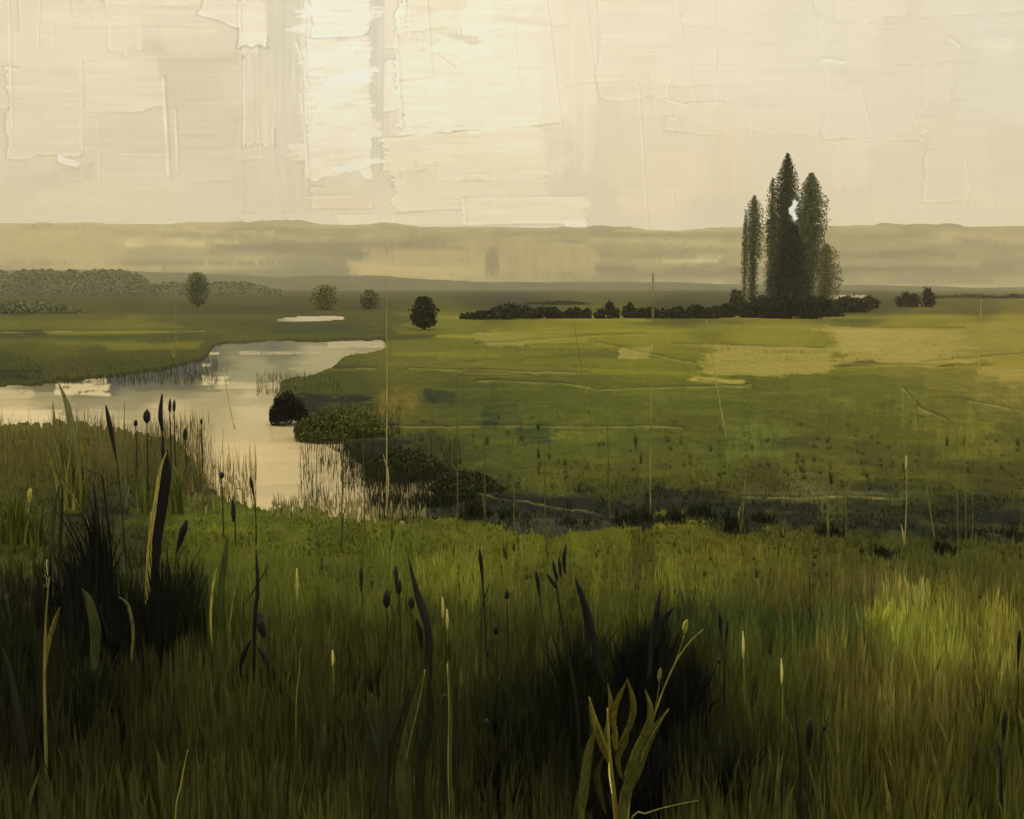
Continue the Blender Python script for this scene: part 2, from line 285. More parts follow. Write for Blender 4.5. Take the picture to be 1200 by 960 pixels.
for a in [ # pale stubble strips and dark wet strips of the meadow, one painted water glint
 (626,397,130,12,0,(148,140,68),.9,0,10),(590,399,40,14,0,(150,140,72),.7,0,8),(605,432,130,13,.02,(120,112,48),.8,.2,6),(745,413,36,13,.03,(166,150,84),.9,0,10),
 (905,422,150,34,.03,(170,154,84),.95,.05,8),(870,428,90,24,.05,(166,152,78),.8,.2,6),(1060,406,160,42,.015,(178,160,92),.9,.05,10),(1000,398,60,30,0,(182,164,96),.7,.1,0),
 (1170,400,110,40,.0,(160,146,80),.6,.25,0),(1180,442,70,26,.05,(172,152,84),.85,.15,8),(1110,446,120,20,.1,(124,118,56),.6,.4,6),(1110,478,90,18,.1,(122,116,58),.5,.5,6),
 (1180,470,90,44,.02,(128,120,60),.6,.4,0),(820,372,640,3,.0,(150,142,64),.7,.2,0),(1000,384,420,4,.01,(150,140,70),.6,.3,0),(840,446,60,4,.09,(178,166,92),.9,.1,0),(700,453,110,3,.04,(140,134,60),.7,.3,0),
 (470,472,40,26,.0,(120,104,44),.6,.4,0),(480,462,70,10,-.4,(112,98,42),.5,.5,0),(500,425,90,12,0,(116,110,48),.6,.35,0),(490,530,90,6,.35,(96,92,46),.6,.3,0),
 (515,465,36,16,.05,(44,54,34),.9,.1,0),(573,488,18,30,.05,(44,54,34),.9,.1,0),(625,511,42,24,0,(52,66,36),.9,.1,0),(870,515,46,20,.02,(54,66,34),.9,.1,0),(915,516,34,9,.1,(50,58,32),.8,.2,0),
 (840,520,260,14,.0,(66,74,34),.5,.4,0),(780,500,230,70,0,(84,92,34),.5,.3,0),(980,470,220,60,0,(90,96,36),.5,.3,0),(620,470,120,50,0,(78,88,34),.5,.3,0),
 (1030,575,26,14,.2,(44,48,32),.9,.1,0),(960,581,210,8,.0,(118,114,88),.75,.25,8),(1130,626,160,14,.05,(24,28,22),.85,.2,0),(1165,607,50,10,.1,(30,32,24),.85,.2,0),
 (870,596,120,24,.02,(34,38,26),.7,.3,0),(700,596,170,18,.08,(32,36,24),.7,.3,0),(570,582,130,20,.2,(30,34,24),.7,.3,0),(505,570,90,24,.1,(26,30,22),.8,.2,0),
 (1030,610,220,34,.04,(50,54,34),.6,.3,0),(60,380,60,8,0,(110,106,46),.7,.2,0),(180,406,110,10,-.03,(124,118,40),.8,.15,0),(170,382,80,12,0,(112,108,40),.7,.2,0),
 (25,390,50,5,0,(44,50,28),.9,.1,0),(20,439,70,14,0,(50,56,36),.9,.2,0),(120,395,260,5,0,(66,72,36),.7,.3,0),(300,362,120,5,0,(60,66,36),.8,.2,0),(390,386,140,10,0,(66,70,42),.8,.2,0),(520,380,90,6,.0,(118,116,50),.8,.2,0),
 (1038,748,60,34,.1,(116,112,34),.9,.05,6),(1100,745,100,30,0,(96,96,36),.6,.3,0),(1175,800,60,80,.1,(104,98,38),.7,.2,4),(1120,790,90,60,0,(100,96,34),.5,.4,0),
 (1045,703,70,34,.1,(128,116,74),.7,.55,0),(560,848,50,34,0,(84,78,44),.7,.6,0),(845,690,26,44,0,(100,112,44),.6,.4,0),(930,700,200,34,.03,(74,66,34),.6,.3,0),
 (900,755,230,70,0,(54,62,34),.5,.3,0),(300,600,200,40,0,(92,99,27),.9,0,0),(420,620,200,40,0,(92,97,32),.6,.2,0),(640,640,200,46,0,(96,98,30),.6,.3,0)]:
    GK.stroke(a[0], a[1], a[2], a[3], a[4], np.array(a[5]) * np.array([1., 1.01, .98]), a[6], r2, rag=.26, streak=6, dry=a[7], ridge=a[8] * 1.8, soft=1.3)  # ridge paints a highlight and a shadow line along the strip edges
for i in range(120):
    x = r2.uniform(420, 1250); y = r2.uniform(455, 610); b = GK.at(np.array([x]), np.array([y]))[0]
    GK.stroke(x, y, r2.uniform(20, 90), r2.uniform(14, 46), r2.normal(0, .05), b * r2.choice([.8, .88, 1.12, 1.2]), .55, r2, along='y', rag=.4, streak=6, dry=r2.uniform(.3, .7))
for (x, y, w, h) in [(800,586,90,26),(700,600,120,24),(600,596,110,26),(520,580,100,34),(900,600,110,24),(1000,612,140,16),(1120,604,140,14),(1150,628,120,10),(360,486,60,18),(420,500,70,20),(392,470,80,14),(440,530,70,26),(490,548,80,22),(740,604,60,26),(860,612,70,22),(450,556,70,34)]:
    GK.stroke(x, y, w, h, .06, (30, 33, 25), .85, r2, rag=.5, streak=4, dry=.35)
for i in range(60):
    x = r2.uniform(0, 1200); y = r2.uniform(380, 560); GK.line(x, y, x + r2.uniform(40, 160), y + r2.normal(0, 4), .7, (150, 142, 72), .35)
for a in [(560,446,665,451),(665,451,705,457),(705,457,880,452),(820,447,880,455),(558,404,700,394),(700,394,755,392),(480,432,690,438),(700,402,830,430),(790,404,965,409),(1000,385,1130,386),(975,425,1115,431),(990,430,1100,428),(1058,455,1075,475),(1075,478,1110,492),(400,500,800,501),(545,437,620,440),(0,390,240,388),(0,456,120,452),(1135,470,1200,482),(1080,425,1200,415),(330,432,440,432),(870,583,1060,583),(560,580,760,612)]:
    GK.line(*a, .9, (176, 168, 98), .8, 22)  # paint ridges: highlight lines with a shadow side put into the ground colour
GK.C += (vnoise(GK.h, GK.w, 1.5, 40, r2) * 3.)[..., None] * np.clip((760 - np.arange(GK.h) - 335) / 200, .2, 1)[:, None, None]
GK.C = np.clip(GK.C, 8, 250)
# ------------------------------------------------------------ where the river lies
def poly_mask(F_, P, soft=2., rag=3., r=r2):
    yy, xx = np.mgrid[0:F_.h, 0:F_.w].astype(float); xx += F_.x0; yy += F_.y0
    n = fbm(F_.h, F_.w, 5, 22, r, 3) * rag; n2 = fbm(F_.h, F_.w, 14, 7, r, 3) * rag
    X = xx + n * 2.2; Y = yy + n2; ins = np.zeros(X.shape, bool); k = len(P)
    for i in range(k):
        x0, y0 = P[i]; x1, y1 = P[(i + 1) % k]
        if y0 == y1: continue
        c = ((y0 > Y) != (y1 > Y)) & (X < (x1 - x0) * (Y - y0) / (y1 - y0) + x0); ins ^= c
    return ins.astype(float)
WM = poly_mask(GK, [(-480,452),(-200,450),(0,452),(60,446),(120,440),(190,432),(244,420),(252,402),(320,399),(455,398),(452,410),(400,416),(384,432),(330,446),(318,470),(352,492),(400,512),(432,540),(500,556),(560,582),(545,602),(440,606),(385,602),(345,590),(310,596),(262,584),(238,552),(205,512),(120,496),(60,492),(0,496),(-200,500),(-480,505)], rag=4)
WM = np.maximum(WM, poly_mask(GK, [(325,374),(345,371),(404,371),(412,375),(370,377)], rag=.6))
WM = np.maximum(WM, poly_mask(GK, [(960,348),(1016,346),(1016,348.5),(960,350)], rag=.3))
def blur(A, k=1):
    for _ in range(k): A = (A + np.roll(A, 1, 0) + np.roll(A, -1, 0) + np.roll(A, 1, 1) + np.roll(A, -1, 1)) / 5
    return A
yy = (np.arange(GK.h) + GK.y0)[:, None]; xx = (np.arange(GK.w) + GK.x0)[None]
amp = np.clip((yy - 405) / 110, .12, 1) * np.where((xx > 240) & (xx < 335) & (yy > 560), .5, 1)
fr = .75 * vnoise(GK.h, GK.w, 2.2, 1.6, r2) + .75 * vnoise(GK.h, GK.w, 26, 2.2, r2) + .4 * vnoise(GK.h, GK.w, 1.5, 14, r2)
WM = np.clip((blur(WM, 60) - .5 + fr * (.3 + .22 * (yy > 480)) * amp) * 5 + .5, 0, 1)
for (a, b_, c) in [((325,374),(404,371.5),1),((960,348),(1016,346.5),.8)]:
    t_ = np.clip((xx - a[0]) / (b_[0] - a[0]), 0, 1); yl = a[1] + (b_[1] - a[1]) * t_
    WM = np.maximum(WM, ((np.abs(yy - yl) < 1.3 * c + 2.4 * c * t_ * (1 - t_) * 2) & (xx > a[0]) & (xx < b_[0])).astype(float))
WM = blur(WM, 1)
WK = Field(-500, 335, 700, 700)  # water colours, with bank and tree reflections and glints painted in
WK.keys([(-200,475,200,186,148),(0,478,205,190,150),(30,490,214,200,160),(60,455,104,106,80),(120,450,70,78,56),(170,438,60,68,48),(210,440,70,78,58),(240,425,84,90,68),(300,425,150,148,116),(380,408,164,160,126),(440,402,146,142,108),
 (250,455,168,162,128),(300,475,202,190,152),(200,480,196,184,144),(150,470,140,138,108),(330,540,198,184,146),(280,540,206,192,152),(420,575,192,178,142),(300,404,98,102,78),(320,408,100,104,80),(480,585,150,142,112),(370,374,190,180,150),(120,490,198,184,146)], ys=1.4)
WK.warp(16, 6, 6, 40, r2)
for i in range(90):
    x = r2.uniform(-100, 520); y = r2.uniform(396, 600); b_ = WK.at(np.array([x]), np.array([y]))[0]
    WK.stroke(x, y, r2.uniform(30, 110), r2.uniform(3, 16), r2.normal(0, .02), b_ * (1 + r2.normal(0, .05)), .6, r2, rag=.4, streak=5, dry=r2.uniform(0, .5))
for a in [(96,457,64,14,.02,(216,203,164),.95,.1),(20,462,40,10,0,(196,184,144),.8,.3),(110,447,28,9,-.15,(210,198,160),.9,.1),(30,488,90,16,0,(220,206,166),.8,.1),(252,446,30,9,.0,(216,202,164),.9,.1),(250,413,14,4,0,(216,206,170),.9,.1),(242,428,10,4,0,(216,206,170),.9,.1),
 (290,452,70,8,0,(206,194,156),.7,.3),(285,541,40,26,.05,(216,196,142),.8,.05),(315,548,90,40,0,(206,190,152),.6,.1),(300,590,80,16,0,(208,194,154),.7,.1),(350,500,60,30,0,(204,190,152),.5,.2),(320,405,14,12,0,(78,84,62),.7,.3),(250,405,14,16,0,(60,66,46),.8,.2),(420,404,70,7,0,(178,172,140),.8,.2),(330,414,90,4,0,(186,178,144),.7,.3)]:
    WK.stroke(*a[:7], r2, rag=.15, streak=5, dry=a[7], ridge=8)  # pale strokes paint glints, small dark ones paint reflections
def field_tint(F_, x, y, z, base_lo=.006):
    px, py = proj(x, np.maximum(y, .5), z); px = np.where(px > F_.x0 + F_.w - 3, 2 * (F_.x0 + F_.w - 3) - px, px); px = np.where(px < F_.x0 + 2, 2 * (F_.x0 + 2) - px, px)
    return np.clip(lin(F_.at(px, py)) / E, base_lo, .8)
# ------------------------------------------------------------ sky dome
def cols(fine, step, coarse):
    a = np.arange(-fine, fine + 1e-9, step); b = np.arange(fine + coarse, 180, coarse)
    return np.radians(np.concatenate([-b[::-1], a, b]))
def grid_faces(nr, nc, wrap=True):
    i, j = np.meshgrid(np.arange(nr - 1), np.arange(nc if wrap else nc - 1), indexing='ij'); j2 = (j + 1) % nc
    return np.stack([i * nc + j, i * nc + j2, (i + 1) * nc + j2, (i + 1) * nc + j], -1).reshape(-1, 4)
az = cols(31, .042, 4.); el = np.radians(np.concatenate([[-3.], np.arange(-.2, 16.5, .042), np.arange(17, 53, 1.5)]))
A_, E_ = np.meshgrid(az, el); R = 9000.
X = np.sin(A_) * np.cos(E_) * R; Y = np.cos(A_) * np.cos(E_) * R; Z = np.sin(E_) * R + EYE
af = np.abs(A_); af = np.where(af > math.radians(38), math.radians(38) - (af - math.radians(38)) * .25, af); Af = np.sign(A_) * np.clip(af, 0, None)
px, py = proj(np.sin(Af) * np.cos(E_), np.cos(Af) * np.cos(E_), np.sin(E_) + EYE)
skc = lin(np.clip(SK.at(px, py) + np.array([2, 4, 11]), 0, 251))
ms = bpy.data.materials.new('sky_paint'); ms.use_nodes = True; t = ms.node_tree; t.nodes.clear()
at = N(t, 'ShaderNodeAttribute', attribute_name='tint'); em = N(t, 'ShaderNodeEmission'); ou = N(t, 'ShaderNodeOutputMaterial')
t.links.new(at.outputs['Color'], em.inputs[0]); t.links.new(em.outputs[0], ou.inputs[0]); ms.cycles.emission_sampling = 'NONE'
o = mesh('sky', np.stack([X, Y, Z], -1).reshape(-1, 3), grid_faces(*A_.shape), ms, col=skc.reshape(-1, 3))
tag(o, kind='structure')
# ------------------------------------------------------------ ground sheet
az = cols(30, .065, 4.); tt = np.concatenate([np.arange(1.5, 720, 1.5), np.arange(740, 3000, 200)]); rr = EYE * F / tt[::-1]
rr = np.concatenate([[.3], rr[rr < 3000], [3050.]]) 
A_, R_ = np.meshgrid(az, rr); X = np.sin(A_) * R_; Y = np.cos(A_) * R_
px, py = proj(X, np.maximum(Y, .5), 0 * X)
front = (Y > 5) & (py > 340)
wm = np.where(front, bil(WM, px, py, GK.x0, GK.y0), 0)
lump = fbm(*X.shape, 9, 14, r2, 4)
Z = lump * .05 * (R_ < 300) - .75 * np.clip(wm * 1.6 - .3, 0, 1)
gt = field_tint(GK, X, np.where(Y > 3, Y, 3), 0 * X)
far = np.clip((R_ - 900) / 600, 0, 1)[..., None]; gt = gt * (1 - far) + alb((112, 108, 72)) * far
mud = np.clip(wm * 2, 0, 1)[..., None]; gt = gt * (1 - mud) + alb((70, 66, 44)) * mud
mg = mat_tint('meadow_ground', .95, .5, 5, .16, 2.5, (1, .35, 1), .05)
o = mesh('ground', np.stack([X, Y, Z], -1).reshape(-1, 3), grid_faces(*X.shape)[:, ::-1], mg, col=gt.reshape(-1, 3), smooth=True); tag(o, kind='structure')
# ------------------------------------------------------------ water
mw = bpy.data.materials.new('silty_water_painted_glints'); mw.use_nodes = True; t = mw.node_tree; t.nodes.clear()
ou = N(t, 'ShaderNodeOutputMaterial'); ms_ = N(t, 'ShaderNodeMixShader'); df = N(t, 'ShaderNodeBsdfDiffuse'); gl = N(t, 'ShaderNodeBsdfGlossy'); gl.inputs['Roughness'].default_value = .22
fz = N(t, 'ShaderNodeFresnel'); fz.inputs[0].default_value = 1.33; mm = N(t, 'ShaderNodeMath', operation='MULTIPLY'); mm.inputs[1].default_value = .3
at = N(t, 'ShaderNodeAttribute', attribute_name='tint'); t.links.new(at.outputs['Color'], df.inputs[0]); t.links.new(fz.outputs[0], mm.inputs[0])
t.links.new(mm.outputs[0], ms_.inputs[0]); t.links.new(df.outputs[0], ms_.inputs[1]); t.links.new(gl.outputs[0], ms_.inputs[2]); t.links.new(ms_.outputs[0], ou.inputs[0])
tc = N(t, 'ShaderNodeTexCoord'); m2 = N(t, 'ShaderNodeMapping'); m2.inputs['Scale'].default_value = (1.2, 3, 1); t.links.new(tc.outputs['Object'], m2.inputs[0])
n2 = N(t, 'ShaderNodeTexNoise'); n2.inputs['Scale'].default_value = 1.6; n2.inputs['Detail'].default_value = 3; t.links.new(m2.outputs[0], n2.inputs[0])
bp = N(t, 'ShaderNodeBump'); bp.inputs['Strength'].default_value = .12; bp.inputs['Distance'].default_value = .05; t.links.new(n2.outputs[0], bp.inputs['Height']); t.links.new(bp.outputs[0], gl.inputs['Normal'])
rr = (EYE + .14) * F / np.arange(300, 9, -1.); A_, R_ = np.meshgrid(np.radians(np.arange(-33, 0.01, .08)), rr)
A_ = np.where(R_ > 300, -A_ * .6, A_)
X = np.sin(A_) * R_; Y = np.cos(A_) * R_; px, py = proj(X, Y, 0 * X - .14)
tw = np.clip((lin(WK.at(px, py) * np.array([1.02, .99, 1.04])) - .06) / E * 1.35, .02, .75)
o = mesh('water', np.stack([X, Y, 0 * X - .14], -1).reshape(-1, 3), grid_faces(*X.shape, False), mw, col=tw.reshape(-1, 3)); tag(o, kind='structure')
# ------------------------------------------------------------ hills
HK = Field(-500, 200, 1700, 380)
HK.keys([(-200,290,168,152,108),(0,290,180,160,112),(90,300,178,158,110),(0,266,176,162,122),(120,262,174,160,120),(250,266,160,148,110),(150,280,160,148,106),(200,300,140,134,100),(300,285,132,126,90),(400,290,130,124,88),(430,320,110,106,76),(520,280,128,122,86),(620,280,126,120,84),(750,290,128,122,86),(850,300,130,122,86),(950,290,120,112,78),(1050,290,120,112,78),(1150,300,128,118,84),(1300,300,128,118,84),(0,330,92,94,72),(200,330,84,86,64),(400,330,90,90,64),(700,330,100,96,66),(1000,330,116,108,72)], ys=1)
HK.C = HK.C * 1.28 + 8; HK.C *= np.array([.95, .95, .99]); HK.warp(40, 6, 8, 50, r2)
for i in range(420):
    x = r2.uniform(-450, 1650); y = r2.uniform(262, 335); b_ = HK.at(np.array([x]), np.array([y]))[0]
    HK.stroke(x, y, r2.uniform(50, 220), r2.uniform(2, 9), r2.normal(0, .01), b_ * (1 + r2.normal(0, .19)), .7, r2, rag=.4, streak=3, dry=r2.uniform(0, .5))
for a in [(120,265,260,9,0,(196,184,140),.8,'x',.35),(330,264,220,7,0,(186,174,132),.7,'x',.4),(60,276,200,6,0,(150,140,104),.7,'x',.4),(300,276,240,5,0,(130,124,90),.7,'x',.3),(560,268,260,6,0,(170,158,118),.6,'x',.4),(340,290,200,10,0,(120,116,84),.7,'x',.3),(700,300,240,8,0,(116,110,78),.7,'x',.3),(250,309,260,8,0,(112,110,80),.8,'x',.3),(380,322,260,8,0,(96,96,68),.8,'x',.3),(700,322,300,7,0,(104,100,70),.8,'x',.3),(1000,322,420,8,0,(112,104,70),.8,'x',.3),(500,310,150,34,.02,(182,164,112),.85,'y',.15),(620,305,150,44,.03,(176,158,108),.8,'y',.3),(577,308,15,28,0,(112,106,74),.9,'y',.1),(470,300,60,12,.1,(178,162,112),.7,'y',.3),(470,317,130,14,.05,(196,174,116),.9,'y',.1),
 (70,292,150,46,0,(190,168,116),.8,'x',.1),(200,292,150,8,0,(170,154,112),.6,'x',.3),(650,324,200,6,0,(150,138,96),.6,'x',.3),(900,275,400,5,0,(116,108,76),.6,'x',.3),(1100,318,200,4,0,(104,98,68),.6,'x',.3)]:
    HK.stroke(a[0], a[1], a[2], a[3], a[4], np.array(a[5]) * np.array([1.1, 1.1, 1.2]), a[6], r2, along=a[7], rag=.2, streak=7, dry=a[8])  # topmost strokes paint haze: near-sky colour along the left skyline
for a in [(0,276,130,272,(206,190,142)),(0,286,230,284,(190,174,128)),(230,268,360,268,(120,114,80)),(420,314,560,317,(206,188,132)),(560,317,700,319,(190,174,122)),(800,293,1010,295,(110,102,72)),(640,335,800,333,(140,130,90)),(600,270,690,270,(180,166,120)),(0,300,400,298,(170,156,112)),(880,330,1200,328,(150,138,98)),(620,272,640,315,(190,174,128)),(650,272,668,318,(186,170,124))]:
    HK.line(*a[:4], 1., np.array(a[4]) * np.array([1.1, 1.1, 1.2]), .8)
mh = mat_tint('hill_fields_painted_haze', .95, .3, .02, .12, .012, (1, .3, 1), .05)
def ridge(name, D, depth, knots, rough, seed, tint=None):
    r = np.random.default_rng(seed); a = np.radians(np.arange(-34, 34.01, .05)); nd = 36
    ax = np.degrees(a); pxs = 600 + F * np.tan(a); K = np.array(knots, float)
    top = np.interp(pxs, K[:, 0], K[:, 1]) + fbm(3, len(a), 3, 60, r)[0] * rough + fbm(3, len(a), 3, 9, r)[0] * rough * .35
    tl = np.tan(np.arctan((480 - top) / F) - PIT)
    htop = tl * D + EYE
    s = np.linspace(0, 1, nd); prof = np.where(s < .6, np.sin(s / .6 * math.pi / 2) ** 1.3, np.cos((s - .6) / .4 * math.pi / 2) ** 1.5)
    RR = D + (s - .6) * depth; A2, S2 = np.meshgrid(a, RR); n = fbm(nd, len(a), 8, 50, r, 4)
    Zz = htop[None] * prof[:, None] * (1 + n * .12 * np.sin(s * math.pi)[:, None] * (s < .55)[:, None]) - 1.0
    Xx = np.tan(A2) * S2; Yy = S2 + 0 * A2
    c = field_tint(HK, Xx, Yy, Zz) if tint is None else np.clip(alb(tint) * (1 + .25 * fbm(nd, len(a), 5, 14, r, 3))[..., None], .01, .8)
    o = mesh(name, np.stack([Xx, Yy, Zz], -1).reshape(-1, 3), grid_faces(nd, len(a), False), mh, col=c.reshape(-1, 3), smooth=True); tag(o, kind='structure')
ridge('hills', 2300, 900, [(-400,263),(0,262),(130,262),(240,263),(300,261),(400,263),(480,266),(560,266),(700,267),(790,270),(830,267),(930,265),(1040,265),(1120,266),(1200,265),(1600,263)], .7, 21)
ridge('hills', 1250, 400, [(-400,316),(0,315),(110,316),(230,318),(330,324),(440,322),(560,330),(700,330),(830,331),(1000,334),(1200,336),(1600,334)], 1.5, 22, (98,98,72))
# ------------------------------------------------------------ haze
mz = bpy.data.materials.new('haze_air'); mz.use_nodes = True; t = mz.node_tree; t.nodes.clear()
pv = N(t, 'ShaderNodeVolumePrincipled'); ou = N(t, 'ShaderNodeOutputMaterial'); t.links.new(pv.outputs[0], ou.inputs['Volume'])
pv.inputs['Color'].default_value = (.95, .9, .72, 1); pv.inputs['Density'].default_value = .00026; pv.inputs['Anisotropy'].default_value = 0.
hb = [(x, y, z) for z in (-4., 260.) for y in (-3200., 3300.) for x in (-3300., 3300.)]
o = mesh('haze', hb, [(0, 2, 3, 1), (4, 5, 7, 6), (0, 1, 5, 4), (2, 6, 7, 3), (0, 4, 6, 2), (1, 3, 7, 5)], mz); tag(o, kind='stuff', label='pale warm haze lying over the marsh and the far hills', cat='haze')
#@@OBJECTS
# ------------------------------------------------------------ trees
ml = mat_tint('leaf_paint', .8, 0, 1, .3, 1.2, (1, 1, 1), .1)
mbark = mat((58, 52, 38), .9, .1)
def leaves(C, size, r, col, var=.3, up=0., gain=1.9):
    n = len(C); d1 = r.normal(size=(n, 3)); d1[:, 2] += up; d1 /= np.linalg.norm(d1, axis=1)[:, None]
    d2 = np.cross(d1, r.normal(size=(n, 3))); d2 /= np.linalg.norm(d2, axis=1)[:, None]
    s = (size * r.uniform(.6, 1.4, n))[:, None]; w = s * .55
    V = np.stack([C - d1 * s, C + d2 * w, C + d1 * s, C - d2 * w], 1).reshape(-1, 3); Fq = np.arange(4 * n).reshape(-1, 4)
    c = np.asarray(col)[None] * gain * (1 + r.uniform(-var, var, n))[:, None]; c = c * (1 + r.normal(0, .05, (n, 3)))
    return V, Fq, np.repeat(np.clip(c, .004, .8), 4, 0)
def soft_crown(prof, H, n, r):
    """leaves thinning out towards a feathered outline"""
    P = np.array(prof); hz = r.uniform(P[0, 0], P[-1, 0], n * 3); rad = np.interp(hz, P[:, 0], P[:, 1])
    keep = r.random(n * 3) < rad / rad.max() + .04; hz = hz[keep][:n]; rad = rad[keep][:n]; n = len(hz)
    lob = 1 + .09 * np.sin(hz * 17 + r.uniform(0, 6)) + .05 * np.sin(hz * 41 + r.uniform(0, 6))
    th = r.uniform(0, 2 * math.pi, n); q = np.minimum(np.abs(r.normal(0, .62, n)) ** .85, 1.05 + .25 * r.random(n) ** 4) * rad * lob
    return np.stack([np.cos(th) * q, np.sin(th) * q, hz * H + q * r.uniform(0, .5, n)], 1)
def crown_pts(prof, H, n, r, clump=.35, fill=.5):
    """prof: list of (height 0..1, radius m); clumped points through the volume"""
    P = np.array(prof); nc = max(int(n / 60), 12); hz = r.uniform(P[0, 0], P[-1, 0], nc); rad = np.interp(hz, P[:, 0], P[:, 1])
    keep = r.random(nc) < np.sqrt(rad / rad.max() + .05); hz = hz[keep]; rad = rad[keep]; nc = len(hz)
    th = r.uniform(0, 2 * math.pi, nc); q = r.random(nc) ** fill
    cc = np.stack([np.cos(th) * rad * q * .85, np.sin(th) * rad * q * .85, hz * H], 1)
    k = r.integers(0, nc, n); sz = np.clip(rad[k] * clump, .12, None)
    return cc[k] + r.normal(size=(n, 3)) * np.stack([sz, sz, sz * 1.6], 1) * .62
def tree(name, px, base, top, prof, label, cat, group, col, n=5000, leaf=.26, seed=0, trunk=(.18, .05), lean=0., clump=.35, up=0., y_off=0., fill=.5):
    x, y = ground(px, base); y += y_off; x = (px - 600) / F * (y * cp + EYE * sp_); r = np.random.default_rng(seed + 100)
    H = atY(px, top, y)[2]; k = y / F
    root = empty(name, (x, y, 0), label, cat, group)
    P = [(x, y, -.1), (x + lean * .3, y, H * .35), (x + lean, y, H * .86)]
    V, Fs = sweep(P, [trunk[0], trunk[0] * .7, trunk[1]], [trunk[0], trunk[0] * .7, trunk[1]], 8, 12)
    for i in range(5):                       # limbs joined into the trunk mesh
        h0 = H * r.uniform(.2, .65); a = r.uniform(0, 6.28); L = H * .16
        wv = np.interp(h0 / H, [p[0] for p in prof], [p[1] for p in prof]) * k
        v2, f2 = sweep([(x, y, h0), (x + math.cos(a) * wv * .4, y + math.sin(a) * wv * .4, h0 + L * .5), (x + math.cos(a) * wv * .6, y + math.sin(a) * wv * .6, h0 + L)], [trunk[0] * .4, trunk[1] * .5], [trunk[0] * .4, trunk[1] * .5], 5, 6)
        Fs = Fs + [tuple(q + len(V) for q in f) for f in f2]; V = np.vstack([V, v2])
    mesh('trunk', V, Fs, mbark, root)
    pr = [(h, w * k) for h, w in prof]; C = soft_crown(pr, H, n, r) if clump < .34 else crown_pts(pr, H, n, r, clump, fill); C[:, 0] += x + lean * C[:, 2] / H; C[:, 1] += y; C[:, 2] = np.clip(C[:, 2], .05, None)
    if name == 'poplar_tree' and px < 930:
        qx, qy = proj(C[:, 0], C[:, 1], C[:, 2]); C = C[(((qx - 929.5 - 2 * np.sin(qy * .35)) / 4.5) ** 2 + ((qy - 247) / 16) ** 2) > r.uniform(.45, 1.3, len(C))]
    elif name == 'poplar_tree':
        qx, qy = proj(C[:, 0], C[:, 1], C[:, 2]); C = C[(((qx - 930 - 2 * np.sin(qy * .35)) / 4.5) ** 2 + ((qy - 247) / 16) ** 2) > r.uniform(.45, 1.3, len(C))]
    V, Fq, c = leaves(C, leaf, r, alb(col), .2, up, 3. if clump < .34 else 1.9)
    mesh('crown', V, Fq, ml, root, c)
    return root
PG = 'poplars standing in one group on the plain'
PC = (64, 68, 46)
tree('poplar_tree', 918, 365, 180, [(.02,16),(.15,18),(.4,19),(.6,17),(.75,14),(.84,10),(.92,6),(1,1.5)], 'tallest poplar of the group, dark narrow crown with a pointed top', 'tree', PG, (60,64,48), 31500, .15, 1, trunk=(.5, .1), clump=.3)
tree('poplar_tree', 946, 366, 203, [(.05,5),(.2,8),(.4,15),(.6,19),(.75,16),(.9,10),(1,2)], 'broad grey green poplar right of the tallest one, with a rounded shoulder', 'tree', PG, (84,88,66), 19950, .15, 2, trunk=(.4, .1), clump=.3)
tree('poplar_tree', 902, 364, 209, [(.08,6),(.3,7),(.55,8),(.75,8),(.9,5),(1,1.5)], 'slender pale poplar pressed against the left side of the tallest one', 'tree', PG, (92,94,66), 5040, .15, 3, trunk=(.2, .05), clump=.3)
tree('poplar_tree', 881, 362, 229, [(.06,5),(.28,6),(.38,7),(.52,11),(.68,12),(.82,10),(.93,5),(1,1.)], 'separate spindle shaped poplar at the left end of the group', 'tree', PG, (78,82,60), 8820, .15, 4, trunk=(.25, .06), clump=.3)
tree('poplar_tree', 871.5, 362, 252, [(.12,2.5),(.3,3.5),(.6,4),(.85,3),(1,1)], 'thinnest and shortest poplar, left of the spindle shaped one', 'tree', PG, (104,104,72), 1890, .15, 5, trunk=(.12, .04), clump=.3)
tree('poplar_tree', 924, 368, 262, [(.03,19),(.25,20),(.5,18),(.75,14),(1,5)], 'lowest broad dark poplar filling the foot of the two biggest crowns', 'tree', PG, (32,34,26), 23100, .15, 6, trunk=(.35, .1), clump=.3)
tree('round_tree', 966, 362, 286, [(.05,14),(.3,17),(.55,17),(.8,12),(.95,6),(1,2)], 'low rounded olive tree at the right foot of the poplars', 'tree', None, (104,99,68), 8820, .15, 7, trunk=(.25, .08), clump=.3)
FG = 'lone trees in the misty fields on the left'
tree('field_tree', 232, 360, 320, [(.05,9),(.3,12),(.6,12),(.85,9),(1,3)], 'hazy grey tree alone in the misty field on the far left', 'tree', FG, (92,94,70), 5600, .18, 8, clump=.3)
tree('field_tree', 381, 363, 335, [(.0,12),(.4,15),(.7,12),(1,4)], 'pale topped rounded tree beyond the far pool', 'tree', FG, (104,104,70), 4200, .18, 9, clump=.3)
tree('field_tree', 433, 362, 341, [(.0,8),(.4,11),(.7,8),(1,3)], 'small dim tree right of the pale topped rounded one', 'tree', FG, (92,92,66), 3000, .18, 10, clump=.3)
tree('field_tree', 497, 386, 349, [(.05,10),(.2,13),(.5,14),(.75,11),(1,4)], 'dark ragged tree on the meadow edge above the river bend', 'tree', None, (34,38,24), 3000, .17, 11, trunk=(.14, .05), clump=.32)
